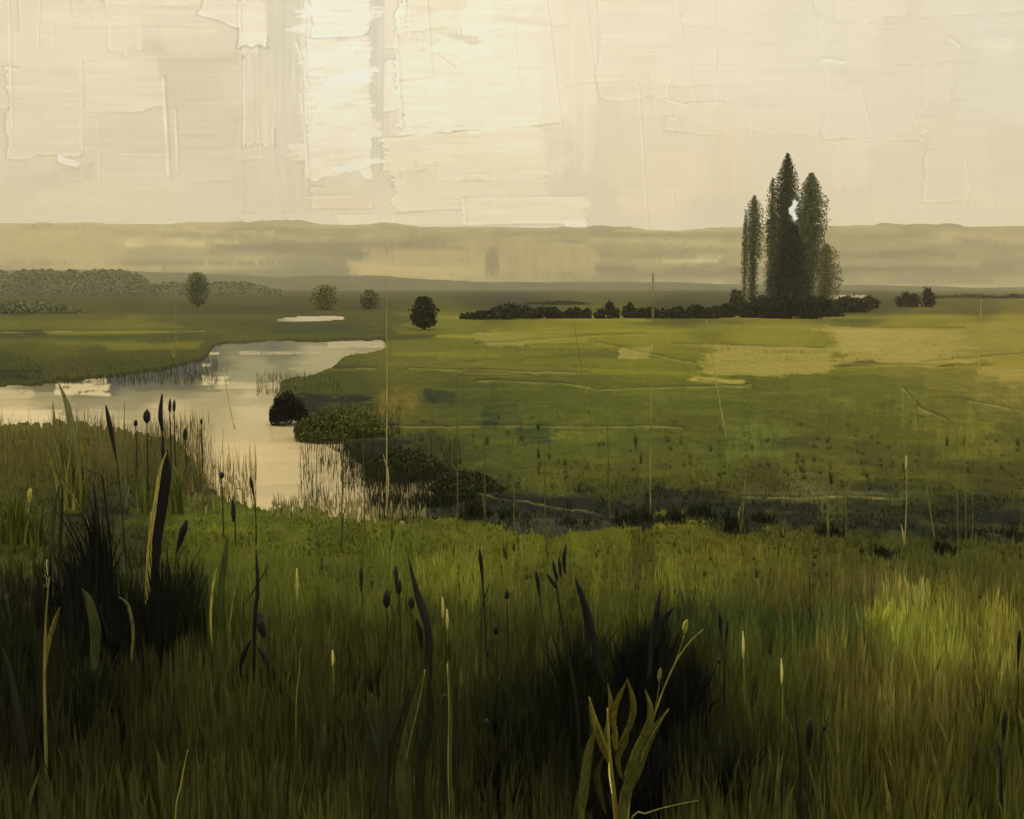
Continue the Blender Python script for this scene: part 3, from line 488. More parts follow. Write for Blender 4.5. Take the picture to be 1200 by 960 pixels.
# shrubs of the hedge line: px, base y, top y, half width px, colour, label
SG = 'dark shrubs of the hedge along the meadow edge'
shr = [(573,374,363,28,(40,43,28),'low flat shrub at the left tip of the long dark hedge'),(600,373,354,24,(44,46,30),'wide domed shrub near the left tip of the long hedge'),
 (640,373,357,20,(38,41,27),'shrub joined to the right of the wide domed one in the long hedge'),(672,373,357,12,(36,38,25),'small round shrub in the middle of the long hedge'),
 (690,373,361,13,(40,42,28),'low shrub in the dip of the long hedge'),(713,373,354,13,(38,40,26),'twin topped shrub in the hedge under the leaning reed stem'),
 (735,373,352,11,(42,45,28),'taller pointed shrub halfway along the hedge'),(762,373,358,17,(36,38,25),'shrub beside the pale hedge post'),
 (790,373,359,18,(38,40,26),'plain low shrub right of the pale hedge post'),(818,373,356,20,(40,42,27),'shrub in the hedge a little left of the poplars'),(846,372,354,17,(44,46,30),'shrub at the right end of the long hedge before the poplars'),
 (862,370,335,14,(70,70,48),'greyish brown bush hugging the left foot of the poplars'),(895,372,344,26,(38,40,27),'dense dark bush under the thin left poplars'),(925,373,342,30,(34,36,25),'dense dark bush at the foot of the tallest poplar'),
 (957,371,346,28,(40,42,28),'dark bush at the foot of the low rounded tree'),(990,366,345,26,(46,47,31),'flat bush trailing right from the poplars'),(1018,362,346,14,(52,52,34),'small bush left of the pale gap'),
 (1062,360,341,12,(54,54,36),'bush just right of the pale gap'),(1080,360,334,13,(50,50,34),'round topped bush farthest right of the bush row'),(655,357,352,40,(64,64,42),'faint low scrub line behind the long hedge'),(1135,350,344,44,(66,66,44),'thin low dark scrub strip at the right edge of the plain'),(1195,350,343,24,(60,60,40),'small scrub patch cut by the right edge of the picture')]
for i, (px, b, tp, hw, c, lb) in enumerate(shr):
    x, y = ground(px, b); k = y / F; H = atY(px, tp, y)[2]; r = np.random.default_rng(400 + i)
    root = empty('shrub', (x, y, 0), lb, 'shrub', SG)
    V = np.zeros((0, 3)); Fs = []
    for q in range(4):
        a = r.uniform(0, 6.28); v2, f2 = sweep([(x, y, -.05), (x + math.cos(a) * hw * k * .3, y + math.sin(a) * .4, H * .6)], [.07, .02], [.07, .02], 5, 4)
        Fs += [tuple(z + len(V) for z in f) for f in f2]; V = np.vstack([V, v2])
    mesh('branch', V, Fs, mbark, root)
    n = int(500 + hw * (b - tp) * 5); nc = max(int(hw / 1.6), 6); cx = r.uniform(-1, 1, nc); hh = H * (1 - .55 * np.abs(cx) ** 2) * r.uniform(.55, 1, nc)
    kk = r.integers(0, nc, n); C = np.stack([cx[kk] * hw * k * .9, r.uniform(-.6, .6, n) * min(hw * k, 3), hh[kk] * np.sqrt(r.random(n)) * .9], 1) + r.normal(size=(n, 3)) * np.array([hw * k * .12, .3, H * .07])
    C[:, 0] += x; C[:, 1] += y; C[:, 2] = np.clip(C[:, 2], .03, None)
    V, Fq, cc = leaves(C, .24, r, alb(c), .35); mesh('foliage', V, Fq, ml, root, cc)
# far wood on the left, one mass in the mist
r = np.random.default_rng(77); C = []
for (x0, x1, yb, yt, n) in [(-420, 190, 343.5, 315, 60000), (190, 330, 344, 330, 5000), (-420, 95, 365, 353, 16000)]:
    px = r.uniform(x0, x1, n); X, Y = ground(px, yb + r.uniform(-1, 3, n)); 
    env = (1 - .16 * (np.sin(px * .11) * np.sin(px * .043 + 1)) ** 2 - .05 * np.sin(px * .31) ** 2) * np.clip((x1 - px) / 30, .4, 1)
    top = np.array([EYE + ray(a, yt)[2] / ray(a, yt)[1] * b for a, b in zip(px, Y)])
    C.append(np.stack([X, Y, r.random(n) ** .8 * top * env], 1))
C = np.vstack(C); V, Fq, cc = leaves(C, np.where(C[:, 1] > 300, .5, .22), r, alb((74, 77, 58)) * 2.2, .05); V[:, 2] = np.maximum(V[:, 2], .0)
tag(mesh('far_wood', V, Fq, ml, None, cc), 'misty grey green belt of far woodland on the left', 'woodland', kind='stuff')
BL0, BL1 = 3.2, 3.6
# ------------------------------------------------------------ grass as one mass
def blades(x, y, h, w, col, r, lean=.35, seg=4, z0=0., pw=1.6, face=math.pi):
    n = len(x); a = r.uniform(0, 2 * math.pi, n); L = r.normal(0, lean, n) * h; b = r.uniform(-.5, .5, n) * face
    V = np.zeros((n, seg * 2 + 1, 3)); z0 = z0 + np.zeros(n)
    for i in range(seg + 1):
        t_ = i / seg; cx = x + np.cos(a) * L * t_**2; cyy = y + np.sin(a) * L * t_**2; cz = z0 + h * t_ * (1 - .12 * t_)
        ww = w * (1 - t_ ** pw) * .5
        if i < seg:
            V[:, 2 * i] = np.stack([cx - np.cos(b) * ww, cyy - np.sin(b) * ww, cz], 1); V[:, 2 * i + 1] = np.stack([cx + np.cos(b) * ww, cyy + np.sin(b) * ww, cz], 1)
        else: V[:, 2 * i] = np.stack([cx, cyy, cz], 1)
    k = seg * 2 + 1; o_ = (np.arange(n) * k)[:, None]
    q = np.concatenate([o_ + np.array([2*i, 2*i+1, 2*i+3, 2*i+2])[None] for i in range(seg - 1)] + [o_ + np.array([2*seg-2, 2*seg-1, 2*seg, 2*seg])[None]], 0)
    tri = q[-n:, :3]; q = q[:-n]
    return V.reshape(-1, 3), q, tri, np.repeat(col, k, 0)
def mesh_qt(name, V, q, tri, mat_, col, parent=None):
    me = bpy.data.meshes.new(name); V = np.asarray(V, np.float32)
    if parent is not None: V = V - np.array(parent.location, np.float32)
    me.vertices.add(len(V)); me.vertices.foreach_set('co', V.ravel())
    idx = np.concatenate([q.ravel(), tri.ravel()]).astype(np.int32); me.loops.add(len(idx)); me.loops.foreach_set('vertex_index', idx)
    st = np.concatenate([np.arange(len(q)) * 4, len(q) * 4 + np.arange(len(tri)) * 3]).astype(np.int32); me.polygons.add(len(st)); me.polygons.foreach_set('loop_start', st)
    me.update(calc_edges=True); A = me.color_attributes.new('tint', 'FLOAT_COLOR', 'POINT'); c = np.ones((len(V), 4), np.float32); c[:, :3] = col; A.data.foreach_set('color', c.ravel())
    me.materials.append(mat_); me.validate(); o = bpy.data.objects.new(name, me); COL.objects.link(o)
    if parent is not None: o.parent = parent
    return o
mb = mat_tint('grass_blade', .75, 0, 1, .15, 3, (1, 1, 1), .12)
mbr = mat_tint('broad_grass', .85, 0, 1, .42, 1.2, (45, 45, 1.6), .08)
def scatter(n, x0, x1, y0, y1, r, pw=1.):
    px = r.uniform(x0, x1, n); py = y0 + (y1 - y0) * r.random(n) ** pw; X, Y = ground(px, py)
    ok = bil(WM, px, py, GK.x0, GK.y0) < .25; return X[ok], Y[ok], px[ok], py[ok]
r = np.random.default_rng(31)
patch = fbm(700, 2200, 60, 40, r, 3); stripe = vnoise(700, 2200, 300, 11, r)
parts_ = []
for (n_, wide) in [(50000, True), (6000, False)]:
    X, Y, px, py = scatter(n_, -470, 1670, 612, 1150, r, .95)
    pv_ = bil(patch, px, py, -500, 560); sv = bil(stripe, px, py, -500, 560); tall = np.clip((py - 600) / 260, .06, 1)
    h = ((.06 + .62 * tall) * r.uniform(.45, 1.35, len(X)) if wide else (.06 + .30 * tall) * r.uniform(.5, 1.7, len(X))) * (1 + .4 * pv_)
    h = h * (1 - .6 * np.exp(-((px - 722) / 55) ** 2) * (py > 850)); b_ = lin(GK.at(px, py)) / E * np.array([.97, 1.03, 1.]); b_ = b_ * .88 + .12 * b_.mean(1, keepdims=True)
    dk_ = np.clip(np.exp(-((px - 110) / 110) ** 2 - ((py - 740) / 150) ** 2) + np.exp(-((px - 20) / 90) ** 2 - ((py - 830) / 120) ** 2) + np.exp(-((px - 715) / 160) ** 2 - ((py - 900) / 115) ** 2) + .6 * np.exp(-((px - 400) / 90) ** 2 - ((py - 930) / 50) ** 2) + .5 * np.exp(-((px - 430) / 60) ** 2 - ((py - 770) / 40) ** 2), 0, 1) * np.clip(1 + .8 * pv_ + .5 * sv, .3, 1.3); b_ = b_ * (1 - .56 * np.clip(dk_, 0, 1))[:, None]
    vr = (.075 if wide else .2)
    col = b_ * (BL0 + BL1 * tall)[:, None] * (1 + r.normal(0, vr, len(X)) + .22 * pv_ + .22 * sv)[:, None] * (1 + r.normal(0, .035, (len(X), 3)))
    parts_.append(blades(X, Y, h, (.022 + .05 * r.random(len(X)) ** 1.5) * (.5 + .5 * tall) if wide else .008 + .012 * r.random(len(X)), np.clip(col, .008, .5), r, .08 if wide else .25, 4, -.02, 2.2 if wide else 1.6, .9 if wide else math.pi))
o0 = 0; VV = []; QQ = []; TT = []; CC = []
for (V, q, tr, c) in parts_: VV.append(V); QQ.append(q + o0); TT.append(tr + o0); CC.append(c); o0 += len(V)
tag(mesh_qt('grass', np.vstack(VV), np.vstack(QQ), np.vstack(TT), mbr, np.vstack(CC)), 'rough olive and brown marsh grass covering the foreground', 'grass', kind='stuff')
X, Y, px, py = scatter(31000, -470, 1670, 540, 650, r, .8)
dk = bil(fbm(300, 2200, 20, 70, r, 3), px, py, -500, 450)
col = lin(GK.at(px, py)) / E * (2.3 + r.normal(0, .1, len(X)))[:, None]
V, q, tr, c = blades(X, Y, .06 * r.uniform(.4, 1.5, len(X)) * (1 + dk), .025 + 0 * X, np.clip(col, .005, .6), r, .4, 3, -.01)
tag(mesh_qt('meadow_grass', V, q, tr, mb, c), 'short green meadow grass between river and hedge', 'grass', kind='stuff')
# reeds thinning out into the water, one mass
X1, Y1 = [], []
for (x0, x1, y0, y1, n) in [(-100, 240, 488, 575, 6500), (350, 470, 500, 590, 1000), (430, 570, 556, 600, 1300), (210, 300, 540, 600, 350), (-100, 255, 418, 447, 5200), (300, 400, 436, 460, 900), (345, 470, 478, 512, 1500), (400, 540, 515, 566, 2200)]:
    px = r.uniform(x0, x1, n); py = r.uniform(y0, y1, n)
    if y0 == 488:
        kk_ = py > 500 + 14 * np.sin(px * .05) * np.sin(px * .013) + r.normal(0, 6, n) - 8 * (px > 200); px = px[kk_]; py = py[kk_]; px = px + r.normal(0, 9, len(px))
    if x0 == 350: py = np.maximum(py, 500 + (px - 350) * .5)
    a, b_ = ground(px, py); X1.append(a); Y1.append(b_)
X = np.concatenate(X1); Y = np.concatenate(Y1); px, py = proj(X, Y, 0 * X)
right = (px > 300) | (py < 462)
col = np.where(right[:, None], alb((66, 70, 46))[None], alb((150, 140, 84))[None]) * (1 + r.normal(0, .3, len(X)))[:, None]
V, q, tr, c = blades(X, Y, np.where(py < 462, .5, np.where(right, .5, .75)) * r.uniform(.3, 1.3, len(X)), .018 + 0 * X, np.clip(col, .006, .5), r, .12, 3, -.25)
px2 = np.concatenate([r.uniform(318, 500, 420), r.uniform(215, 290, 160)]); py2 = np.concatenate([596 + r.uniform(-8, 12, 420), 588 + r.uniform(-30, 14, 160)]); a_, b_ = ground(px2, py2)
V2, q2, t2, c2 = blades(a_, b_, .22 * r.uniform(.3, 1.4, len(a_)), .022 + 0 * a_, np.repeat((alb((196, 182, 132)) * 1.5)[None], len(a_), 0) * r.uniform(.5, 1.1, (len(a_), 1)), r, .1, 3, -.05, 3., 1.2)
q2 = q2 + len(V); t2 = t2 + len(V); V = np.vstack([V, V2]); q = np.vstack([q, q2]); tr = np.vstack([tr, t2]); c = np.vstack([c, c2])
tag(mesh_qt('reed_bed', V, q, tr, mb, c), 'thin reeds standing along both river banks', 'reeds', kind='stuff')
# ------------------------------------------------------------ sedge clumps: things
def clump(px, py, top, hw, col, label, group, seed, n=260, name='sedge_clump', cat='sedge', wd=.016, lean=.35, pw=1.6, face=math.pi, m_=None):
    x, y = ground(px, py); k = y / F; H = atY(px, top, y)[2] * (.75 if name == 'sedge_clump' else 1); r = np.random.default_rng(seed); root = empty(name, (x, y, 0), label, cat, group)
    rx = np.clip(r.normal(0, .42, n), -.9, .9) * hw * k; ry = r.normal(0, .3, n) * min(hw * k, .9); ph = r.uniform(0, 6.28, 3); u_ = rx / (hw * k); env = .62 + .22 * np.sin(u_ * 3.1 + ph[0]) + .14 * np.sin(u_ * 8 + ph[1]) + .1 * np.sin(u_ * 17 + ph[2]); hh = H * np.clip(env, .25, 1.05) * r.uniform(.5, 1.08, n)
    c = alb(col)[None] * (1 + r.normal(0, .3, n) + 1.6 * (r.random(n) < .2) * r.random(n))[:, None]
    V, q, tr, cc = blades(x + rx, y + ry, np.clip(hh, .05, None), wd * r.uniform(.6, 1.6, n), np.clip(c, .003, .6), r, lean, 5, -.03, pw, face)
    ry_ = min(hw * k, .9); m0 = len(V); an = np.arange(14) / 14 * 2 * math.pi                      # the tussock the blades grow from
    ring = [np.stack([x + np.cos(an) * hw * k * .95 * f, y + np.sin(an) * ry_ * .95 * f, 0 * an + z], 1) for f, z in ((1, -.05), (.7, .02 + H * .04), (.05, .03 + H * .07))]
    V = np.vstack([V] + ring); jj = np.arange(14); j2 = (jj + 1) % 14
    q = np.vstack([q] + [np.stack([m0 + o2 + jj, m0 + o2 + j2, m0 + o2 + 14 + j2, m0 + o2 + 14 + jj], 1) for o2 in (0, 14)]); cc = np.vstack([cc, np.repeat(np.clip(alb(col) * np.array([.55, .6, .4]), .004, .6)[None], 42, 0)])
    mesh_qt('blades', V, q, tr, m_ or mb, cc, root); return root
DG = 'dark sedge clumps along the ditch'
for i, a in enumerate([(478,592,552,22,'sedge clump at the water corner where the ditch starts'),(512,594,560,20,'dark sedge left of the upright dark tuft at the ditch head'),(560,606,566,10,'narrow upright dark tuft at the ditch head'),
 (592,608,584,18,'low sedge between the upright tuft and the ditch bulge'),(640,618,592,30,'broad dark sedge bulge hanging over the ditch'),(733,612,572,9,'short black tuft on the ditch, third right of the bulge'),
 (757,612,575,13,'rounded black sedge tuft mid ditch'),(787,612,572,12,'blocky black sedge tuft right of the rounded one'),(815,606,568,16,'wispy sedge crown mid ditch with fine tips'),
 (862,622,566,9,'tall split sedge tuft at the right part of the ditch'),(895,614,584,16,'low black sedge under the painted water glint'),(975,628,590,12,'leaning sedge blades right of the painted water glint start'),
 (1036,652,624,18,'small black sedge spray below the ditch on the right'),(1110,648,612,10,'forked black sedge spray near the right end of the ditch'),(1160,632,596,24,'flat spreading sedge at the far right of the ditch'),(690,616,592,20,'low sedge just right of the broad bulge')]):
    clump(a[0], a[1], a[2], a[3] * (2.2 if a[0] < 700 else 1.5), (52, 55, 36), a[4], DG, 600 + i, 420 if a[0] < 700 else 260, lean=.3, wd=.022, pw=2.)
FGp = 'big dark sedge stands of the foreground'
for i, a in enumerate([(100,760,556,46,(15,16,10),'tall black sedge stand left, under the hooked stem',420),(150,800,600,60,(16,17,11),'widest black sedge stand of the left foreground',600),(205,770,630,40,(26,29,18),'bushy dark green stand right of the black left sedge',360),
 (30,830,690,60,(22,25,14),'dark green stand at the left picture edge',420),(90,905,740,70,(24,27,17),'upright grey green stand in the lower left corner',520),(20,640,560,30,(62,64,30),'olive tuft by the left edge below the water',200),(85,600,470,16,(74,74,40),'tall olive tuft reaching up against the water on the left',160),
 (190,600,520,26,(70,74,36),'olive tuft behind the broad black reed leaf',200),(680,900,700,62,(20,22,13),'fan shaped dark stand left in the centre thicket',420),(745,860,682,48,(16,18,11),'square topped black stand of the centre thicket',460),
 (800,900,745,46,(13,14,9),'lowest blackest stand at the right of the centre thicket',520),(620,930,775,62,(22,24,14),'dark stand at the left end of the centre thicket',420),(740,1000,840,60,(12,13,8),'black stand behind the pale leafed plant',520),
 (595,1000,850,50,(18,19,11),'black stand at the bottom left of the centre thicket',360),(850,1000,840,40,(22,23,12),'dark stand at the bottom right of the centre thicket',300),(450,850,745,56,(34,37,20),'dark tuft with drooping crown left of the leafy clump',300),(320,840,770,30,(34,32,18),'brownish tuft below the seeded black stalk',220),(1170,900,770,40,(62,60,28),'yellow green tuft at the right edge',200),(1040,980,870,50,(42,42,20),'brownish green tuft at the bottom right',300)]):
    clump(a[0], a[1], a[2], a[3], [v * 1.9 for v in a[4]], a[5], FGp, 700 + i, int(a[6] * 1.7), 'sedge_stand', 'sedge', .032, .13, 2.0, 1.6, mbr)
# dark marsh bush on the right bank
def bush(px, b, tp, hw, c, lb, seed, leaf=.07, n=2600):
    x, y = ground(px, b); k = y / F; H = atY(px, tp, y)[2]; r = np.random.default_rng(seed); root = empty('marsh_bush', (x, y, 0), lb, 'bush')
    V = np.zeros((0, 3)); Fs = []
    for q in range(5):
        a = r.uniform(0, 6.28); v2, f2 = sweep([(x, y, -.3), (x + math.cos(a) * hw * k * .4, y + math.sin(a) * hw * k * .3, H * .6)], [.02, .008], [.02, .008], 5, 4)
        Fs += [tuple(z + len(V) for z in f) for f in f2]; V = np.vstack([V, v2])
    mesh('branch', V, Fs, mbark, root)
    th = r.uniform(0, 6.28, n); q = np.sqrt(r.random(n)) * (1 + .12 * np.sin(th * 3 + 1)); hz = (1 - q ** 2.2) * H * r.uniform(.1, 1.05, n) * (1 + .22 * np.sin(th * 4) * q) + r.normal(0, H * .07, n)
    C = np.stack([x + np.cos(th) * q * hw * k, y + np.sin(th) * q * hw * k * .7, np.clip(hz, -.1, None)], 1)
    V, Fq, cc = leaves(C, leaf, r, alb(c), .3, 1.2); mesh('foliage', V, Fq, ml, root, cc)
bush(338, 492, 461, 25, (24,28,24), 'blue black bush leaning over the river on the right bank', 60, .035, 6000)
bush(400, 508, 482, 62, (84,86,42), 'wide low olive thicket behind the blue black bush', 61, .045, 9000)
bush(474, 552, 528, 52, (58,62,36), 'dark thicket above the lower river corner', 62, .035, 10000)
bush(545, 574, 555, 45, (56,60,34), 'low dark thicket at the head of the ditch', 63, .035, 8000)
# ------------------------------------------------------------ single plants drawn by their own outline
def bx(pts, Y, dy=0.): return [np.array(atY(a, b, Y + dy * i / max(len(pts) - 1, 1))) for i, (a, b) in enumerate(pts)]
def plant(name, base, label, cat, parts, group=None, Y=None):
    """parts: (part name, kind, pixel path from foot to tip, widths in px, colour, depth drift m)"""
    oy = base[1]; by2 = oy + max(0, oy - 690) * .75                 # stands in front of the grass that would bury it
    X0, Y0 = ground(base[0], by2); k = Y0 / F
    parts = [(pn, kd, ([(p_[0][0] * .6 + base[0] * .4, by2 + 2)] + p_ if kd in ('stem', 'leaf') and pn not in ('twig', 'midrib') and p_[0][1] >= oy - 20 and by2 > oy + 4 else p_), w_, c_, d_) for (pn, kd, p_, w_, c_, d_) in parts]
    base = (base[0], by2)
    p = atY(base[0], base[1], Y0); root = empty(name, (p[0], p[1], 0), label, cat, group)
    for (pn, kind, pts, wd, c, dy) in parts:
        w = [q * k / 2 for q in wd]
        if kind == 'leaf': V, Fs = sweep(bx(pts, Y0, dy), w, [max(q * .22, .0012) for q in w], 6, 18, .5)
        elif kind == 'stem': V, Fs = sweep(bx(pts, Y0, dy), w, w, 6, 14)
        else: V, Fs = sweep(bx(pts, Y0, dy), w, w, 8, 16)
        mesh(pn, V, Fs, mat(c), root, smooth=True)
    return root
BK = (14, 15, 11); PALE = (150, 142, 78); OL = (74, 78, 36); CR = (190, 178, 130)
CT = 'dark club headed rushes'
def club(hx, hy, tx, ty, bx_, by, w, label, c=BK, name='bulrush'):
    """head from (hx,hy) top down to (tx,ty), thin stem on to the foot"""
    plant(name, (bx_, by), label, 'bulrush', [('stem', 'stem', [(bx_, by + 6), ((bx_ + tx) / 2 + 1, (by + ty) / 2), (tx, ty)], [2.2, 1.4, 1.2], c, .05),
        ('seed_head', 'head', [(tx, ty + 2), ((tx + hx) / 2, (ty + hy) / 2), (hx, hy)], [1.2, w * .6, w * .9, w, w * .3], c, .0)], CT)
club(124, 475, 137, 540, 150, 690, 6, 'leaning black bulrush against the pale water, left of the broad leaf')
club(219, 609, 207, 646, 196, 720, 9, 'short fat black bulrush head right of the broad leaf')
club(843, 717, 846, 750, 848, 800, 5, 'left of two thin black bulrushes right of the centre thicket')
club(853, 727, 850, 760, 849, 806, 4, 'right of two thin black bulrushes right of the centre thicket')
club(950, 842, 947, 884, 946, 960, 9, 'dark spindle headed rush standing low on the right')
club(1179, 832, 1175, 866, 1172, 900, 6, 'black bulrush at the right edge whose foot has a side twig')
club(464, 663, 465, 694, 466, 720, 5, 'slim dark rush head alone left of the drooping leaf plant', (40, 42, 22))
club(423, 664, 424, 692, 425, 716, 5, 'slim brown green rush head alone in the middle left grass', (44, 46, 22))
club(274, 612, 273, 582, 276, 640, 6, 'tiny black drop on a short stalk at the near river bank')
club(293, 558, 298, 582, 300, 640, 4, 'slim black rush tip before the pale river bank')
club(1195, 738, 1193, 780, 1192, 830, 5, 'black rush cut by the right edge above the yellow tuft')
club(628, 668, 633, 700, 645, 800, 5, 'left dark rush rising out of the centre thicket')
def dot(cx, cyy, w, h, by, label, c=BK):
    plant('seed_stalk', (cx + 2, by), label, 'seed stalk', [('stem', 'stem', [(cx + 2, by + 4), (cx + 1, (by + cyy) / 2), (cx, cyy + h / 2)], [1.7, 1.2], (34, 36, 22), .03),
        ('seed_head', 'head', [(cx, cyy + h / 2), (cx, cyy), (cx + .5, cyy - h / 2)], [.6, w * .9, w, w * .8, .5], c, 0)], 'small dark seed heads on thin stalks')
for a in [(159,496,5,9,560,'single black seed head over the bright water left'),(199,476,4,18,560,'long black seed head over the water, left one of a close pair'),(204,476,4,16,561,'long black seed head over the water, right one of a close pair'),
 (217,509,5,16,566,'slanting black seed flake right of the close pair'),(236,494,3,8,560,'very small seed head in the middle of the bright water'),(260,557,6,9,630,'round black seed head at the lower river edge'),
 (594,697,6,12,760,'oval seed head right of the knotted stalk'),(571,765,4,14,830,'narrow seed head under the knotted stalk'),(570,847,7,11,900,'fat black seed head left of the centre thicket'),(581,738,7,13,800,'crescent seed head below the oval one'),
 (966,853,5,9,910,'round seed head right of the dark spindle headed rush'),(843,775,4,7,830,'tiny seed head below the two thin bulrushes'),(453,702,9,24,770,'large black seed head left of the drooping leaf'),(468,688,6,20,768,'upright oval seed head beside the large black one'),
 (482,706,8,16,770,'blunt seed head under the drooping leaf'),(172,488,9,18,600,'ragged black seed head over the water left of the dotted stalk')]:
    dot(*a)
# big leaf group on the left
plant('reed_plant', (178, 700), 'broad black reed leaf with one pale edge, tallest on the left', 'reed', [('leaf', 'leaf', [(178,710),(182,640),(188,590),(194,556),(196,527)], [5,8,14,17,14,1], (14,15,11), -.1),
 ('pale_leaf', 'leaf', [(172,712),(174,650),(182,590),(188,550),(195,530)], [3,4,5,4,1], (168,158,92), -.18),('pale_leaf', 'leaf', [(174,680),(176,640),(177,600)], [2,6,1], (156,146,74), -.2)])
plant('reed_plant', (128, 720), 'black stem with a hooked top left of the broad black leaf', 'reed', [('stem', 'stem', [(134,740),(130,650),(122,575),(118,556),(104,552),(100,546)], [4,3,3,2,1.2,1], (24,26,18), -.1),('leaf', 'leaf', [(118,740),(116,650),(112,590),(109,562)], [7,7,5,1], (16,17,12), .1)])
plant('reed_plant', (62, 720), 'arched olive leaves left of the black sedge stand', 'reed', [('leaf', 'leaf', [(62,740),(60,660),(63,600),(71,565)], [6,7,6,1.5], (64,66,36), -.1),('leaf', 'leaf', [(68,740),(70,650),(73,590),(72,564)], [5,5,4,1.5], (50,54,30), .05),
 ('leaf', 'leaf', [(104,665),(96,640),(84,615),(76,597)], [3,7,5,1], (62,64,36), -.15),('stem', 'stem', [(110,640),(100,606),(84,580),(72,564)], [1.5,1.4,1], (104,104,54), -.1),('leaf', 'leaf', [(66,740),(78,690),(82,650),(80,628)], [4,8,6,1], (38,42,24), .1)])
plant('reed_plant', (100, 560), 'thin pale green leaf pair rising over the river glint', 'reed', [('leaf', 'leaf', [(92,600),(88,540),(80,480),(68,447)], [6,9,7,1], (110,108,70), 0),('leaf', 'leaf', [(104,600),(99,560),(95,520),(91,488)], [3,4,4,1], (104,104,44), .1),('leaf', 'leaf', [(70,600),(66,530),(62,470)], [5,4,1], (96,94,56), .1)])
plant('budded_stalk', (30, 640), 'stalk with a yellow bud near the left edge', 'stalk', [('stem', 'stem', [(29,660),(32,610),(35,585)], [1.6,1.4,1.4], PALE, 0),('bud', 'head', [(34,590),(35,578),(36,572)], [2,6,5,1], (176,166,78), 0)])
plant('budded_stalk', (54, 700), 'cream tipped stalk below the stalk with a yellow bud', 'stalk', [('stem', 'stem', [(52,760),(53,700)], [2,2], (90,86,50), 0),('bud', 'head', [(53,704),(54,680),(55,656)], [2,4.5,4,1], CR, 0)])
plant('reed_plant', (50, 860), 'long pale edged leaves curving in the lower left', 'reed', [('leaf', 'leaf', [(54,900),(52,800),(54,720),(58,676)], [3,4,3,1], (116,112,66), -.1),('leaf', 'leaf', [(52,790),(58,750),(66,724),(70,712)], [2,6,5,1], (110,104,48), -.2),
 ('leaf', 'leaf', [(110,790),(112,740),(104,705),(96,690)], [8,14,10,1], (58,62,34), -.1),('leaf', 'leaf', [(154,776),(156,740),(150,710),(140,700)], [3,4,4,1.5], (98,98,62), -.2),('leaf', 'leaf', [(30,900),(22,840),(12,790),(4,760)], [8,12,8,1], (34,38,24), .1)])
plant('reed_plant', (262, 740), 'slender olive leaves and long pale stem right of the left thicket', 'reed', [('leaf', 'leaf', [(256,770),(258,700),(264,650),(267,627)], [4,8,8,1], (60,66,26), 0),('leaf', 'leaf', [(247,740),(248,700),(252,674),(254,666)], [2,3,3,1], (172,164,80), -.1),
 ('stem', 'stem', [(264,780),(272,710),(286,640),(300,572)], [2,2,1.6,1], (120,118,58), -.1),('stem', 'stem', [(292,640),(289,600),(284,575),(276,572)], [1.6,1.5,1.4,1.2], (96,98,40), 0)])
plant('seeded_stalk', (300, 770), 'black stalk with knotted seeds and a crossing twig', 'stalk', [('stem', 'stem', [(298,790),(298,730),(302,690),(300,644)], [2.5,3.5,4.5,5,2], BK, 0),('twig', 'stem', [(284,712),(300,688),(316,660)], [1,2,1], BK, -.05),
 ('seed_head', 'head', [(302,720),(306,735),(310,748)], [5,11,9,3], BK, -.02),('seed_head', 'head', [(300,716),(304,724),(306,730)], [3,8,8,3], BK, .02),('leaf', 'leaf', [(280,785),(286,766),(294,750)], [2,9,2], (18,20,13), 0),('leaf', 'leaf', [(318,800),(312,776),(303,758)], [3,11,3], (16,17,12), 0)])
plant('reed_plant', (502, 790), 'drooping dark leaf plant in the middle grass', 'reed', [('leaf', 'leaf', [(503,790),(502,740),(490,700),(478,652)], [5,7,9,8,1], (34,36,18), 0),('leaf', 'leaf', [(500,770),(502,740),(498,712),(490,690)], [4,6,6,1], (48,52,26), .1),('leaf', 'leaf', [(494,760),(492,740),(488,726)], [3,7,2], (24,25,14), -.05)])
plant('broad_leaf_plant', (505, 905), 'cluster of broad olive leaves with pointed tops left of centre', 'plant', [('leaf', 'leaf', [(474,930),(478,870),(488,820),(498,784)], [10,24,18,9,1], (58,62,30), -.1),('leaf', 'leaf', [(492,910),(500,860),(504,820),(500,784)], [6,12,14,10,1], (46,50,26), -.2),
 ('leaf', 'leaf', [(520,900),(526,850),(522,815),(514,835)], [6,10,10,6,1], (50,54,30), 0),('midrib', 'stem', [(470,925),(480,870),(492,820),(498,785)], [1.2,1.3,1.2,1], (124,118,64), -.22),
 ('stalk', 'stem', [(531,975),(527,900),(528,830),(525,775)], [7,6,5,4,1.5], (70,70,36), -.1),('midrib', 'stem', [(528,975),(525,900),(526,830),(524,778)], [1.3,1.3,1.2,1], (140,134,82), -.2)])
plant('broad_leaf_plant', (445, 905), 'fan of four stiff dark green leaves left of the broad olive cluster', 'plant', [('leaf', 'leaf', [(446,900),(436,860),(424,822)], [6,10,1.5], (48,52,28), 0),('leaf', 'leaf', [(448,900),(442,850),(436,812)], [6,9,1.5], (54,58,30), .1),('leaf', 'leaf', [(452,900),(452,850),(455,770)], [6,8,1.5], (50,54,28), .0),('leaf', 'leaf', [(454,900),(466,850),(482,800)], [6,9,1.5], (42,46,26), .1)])
plant('seeded_stalk', (568, 760), 'knotted black stalk standing alone above the centre left grass', 'stalk', [('stem', 'stem', [(570,770),(568,720),(566,690),(563,660)], [1,1.5,2,2], BK, 0),('seed_head', 'head', [(566,685),(564,662),(562,643)], [2,4,5,2], BK, 0),('twig', 'stem', [(562,722),(568,700),(574,684)], [1,1.5,1], BK, 0)])
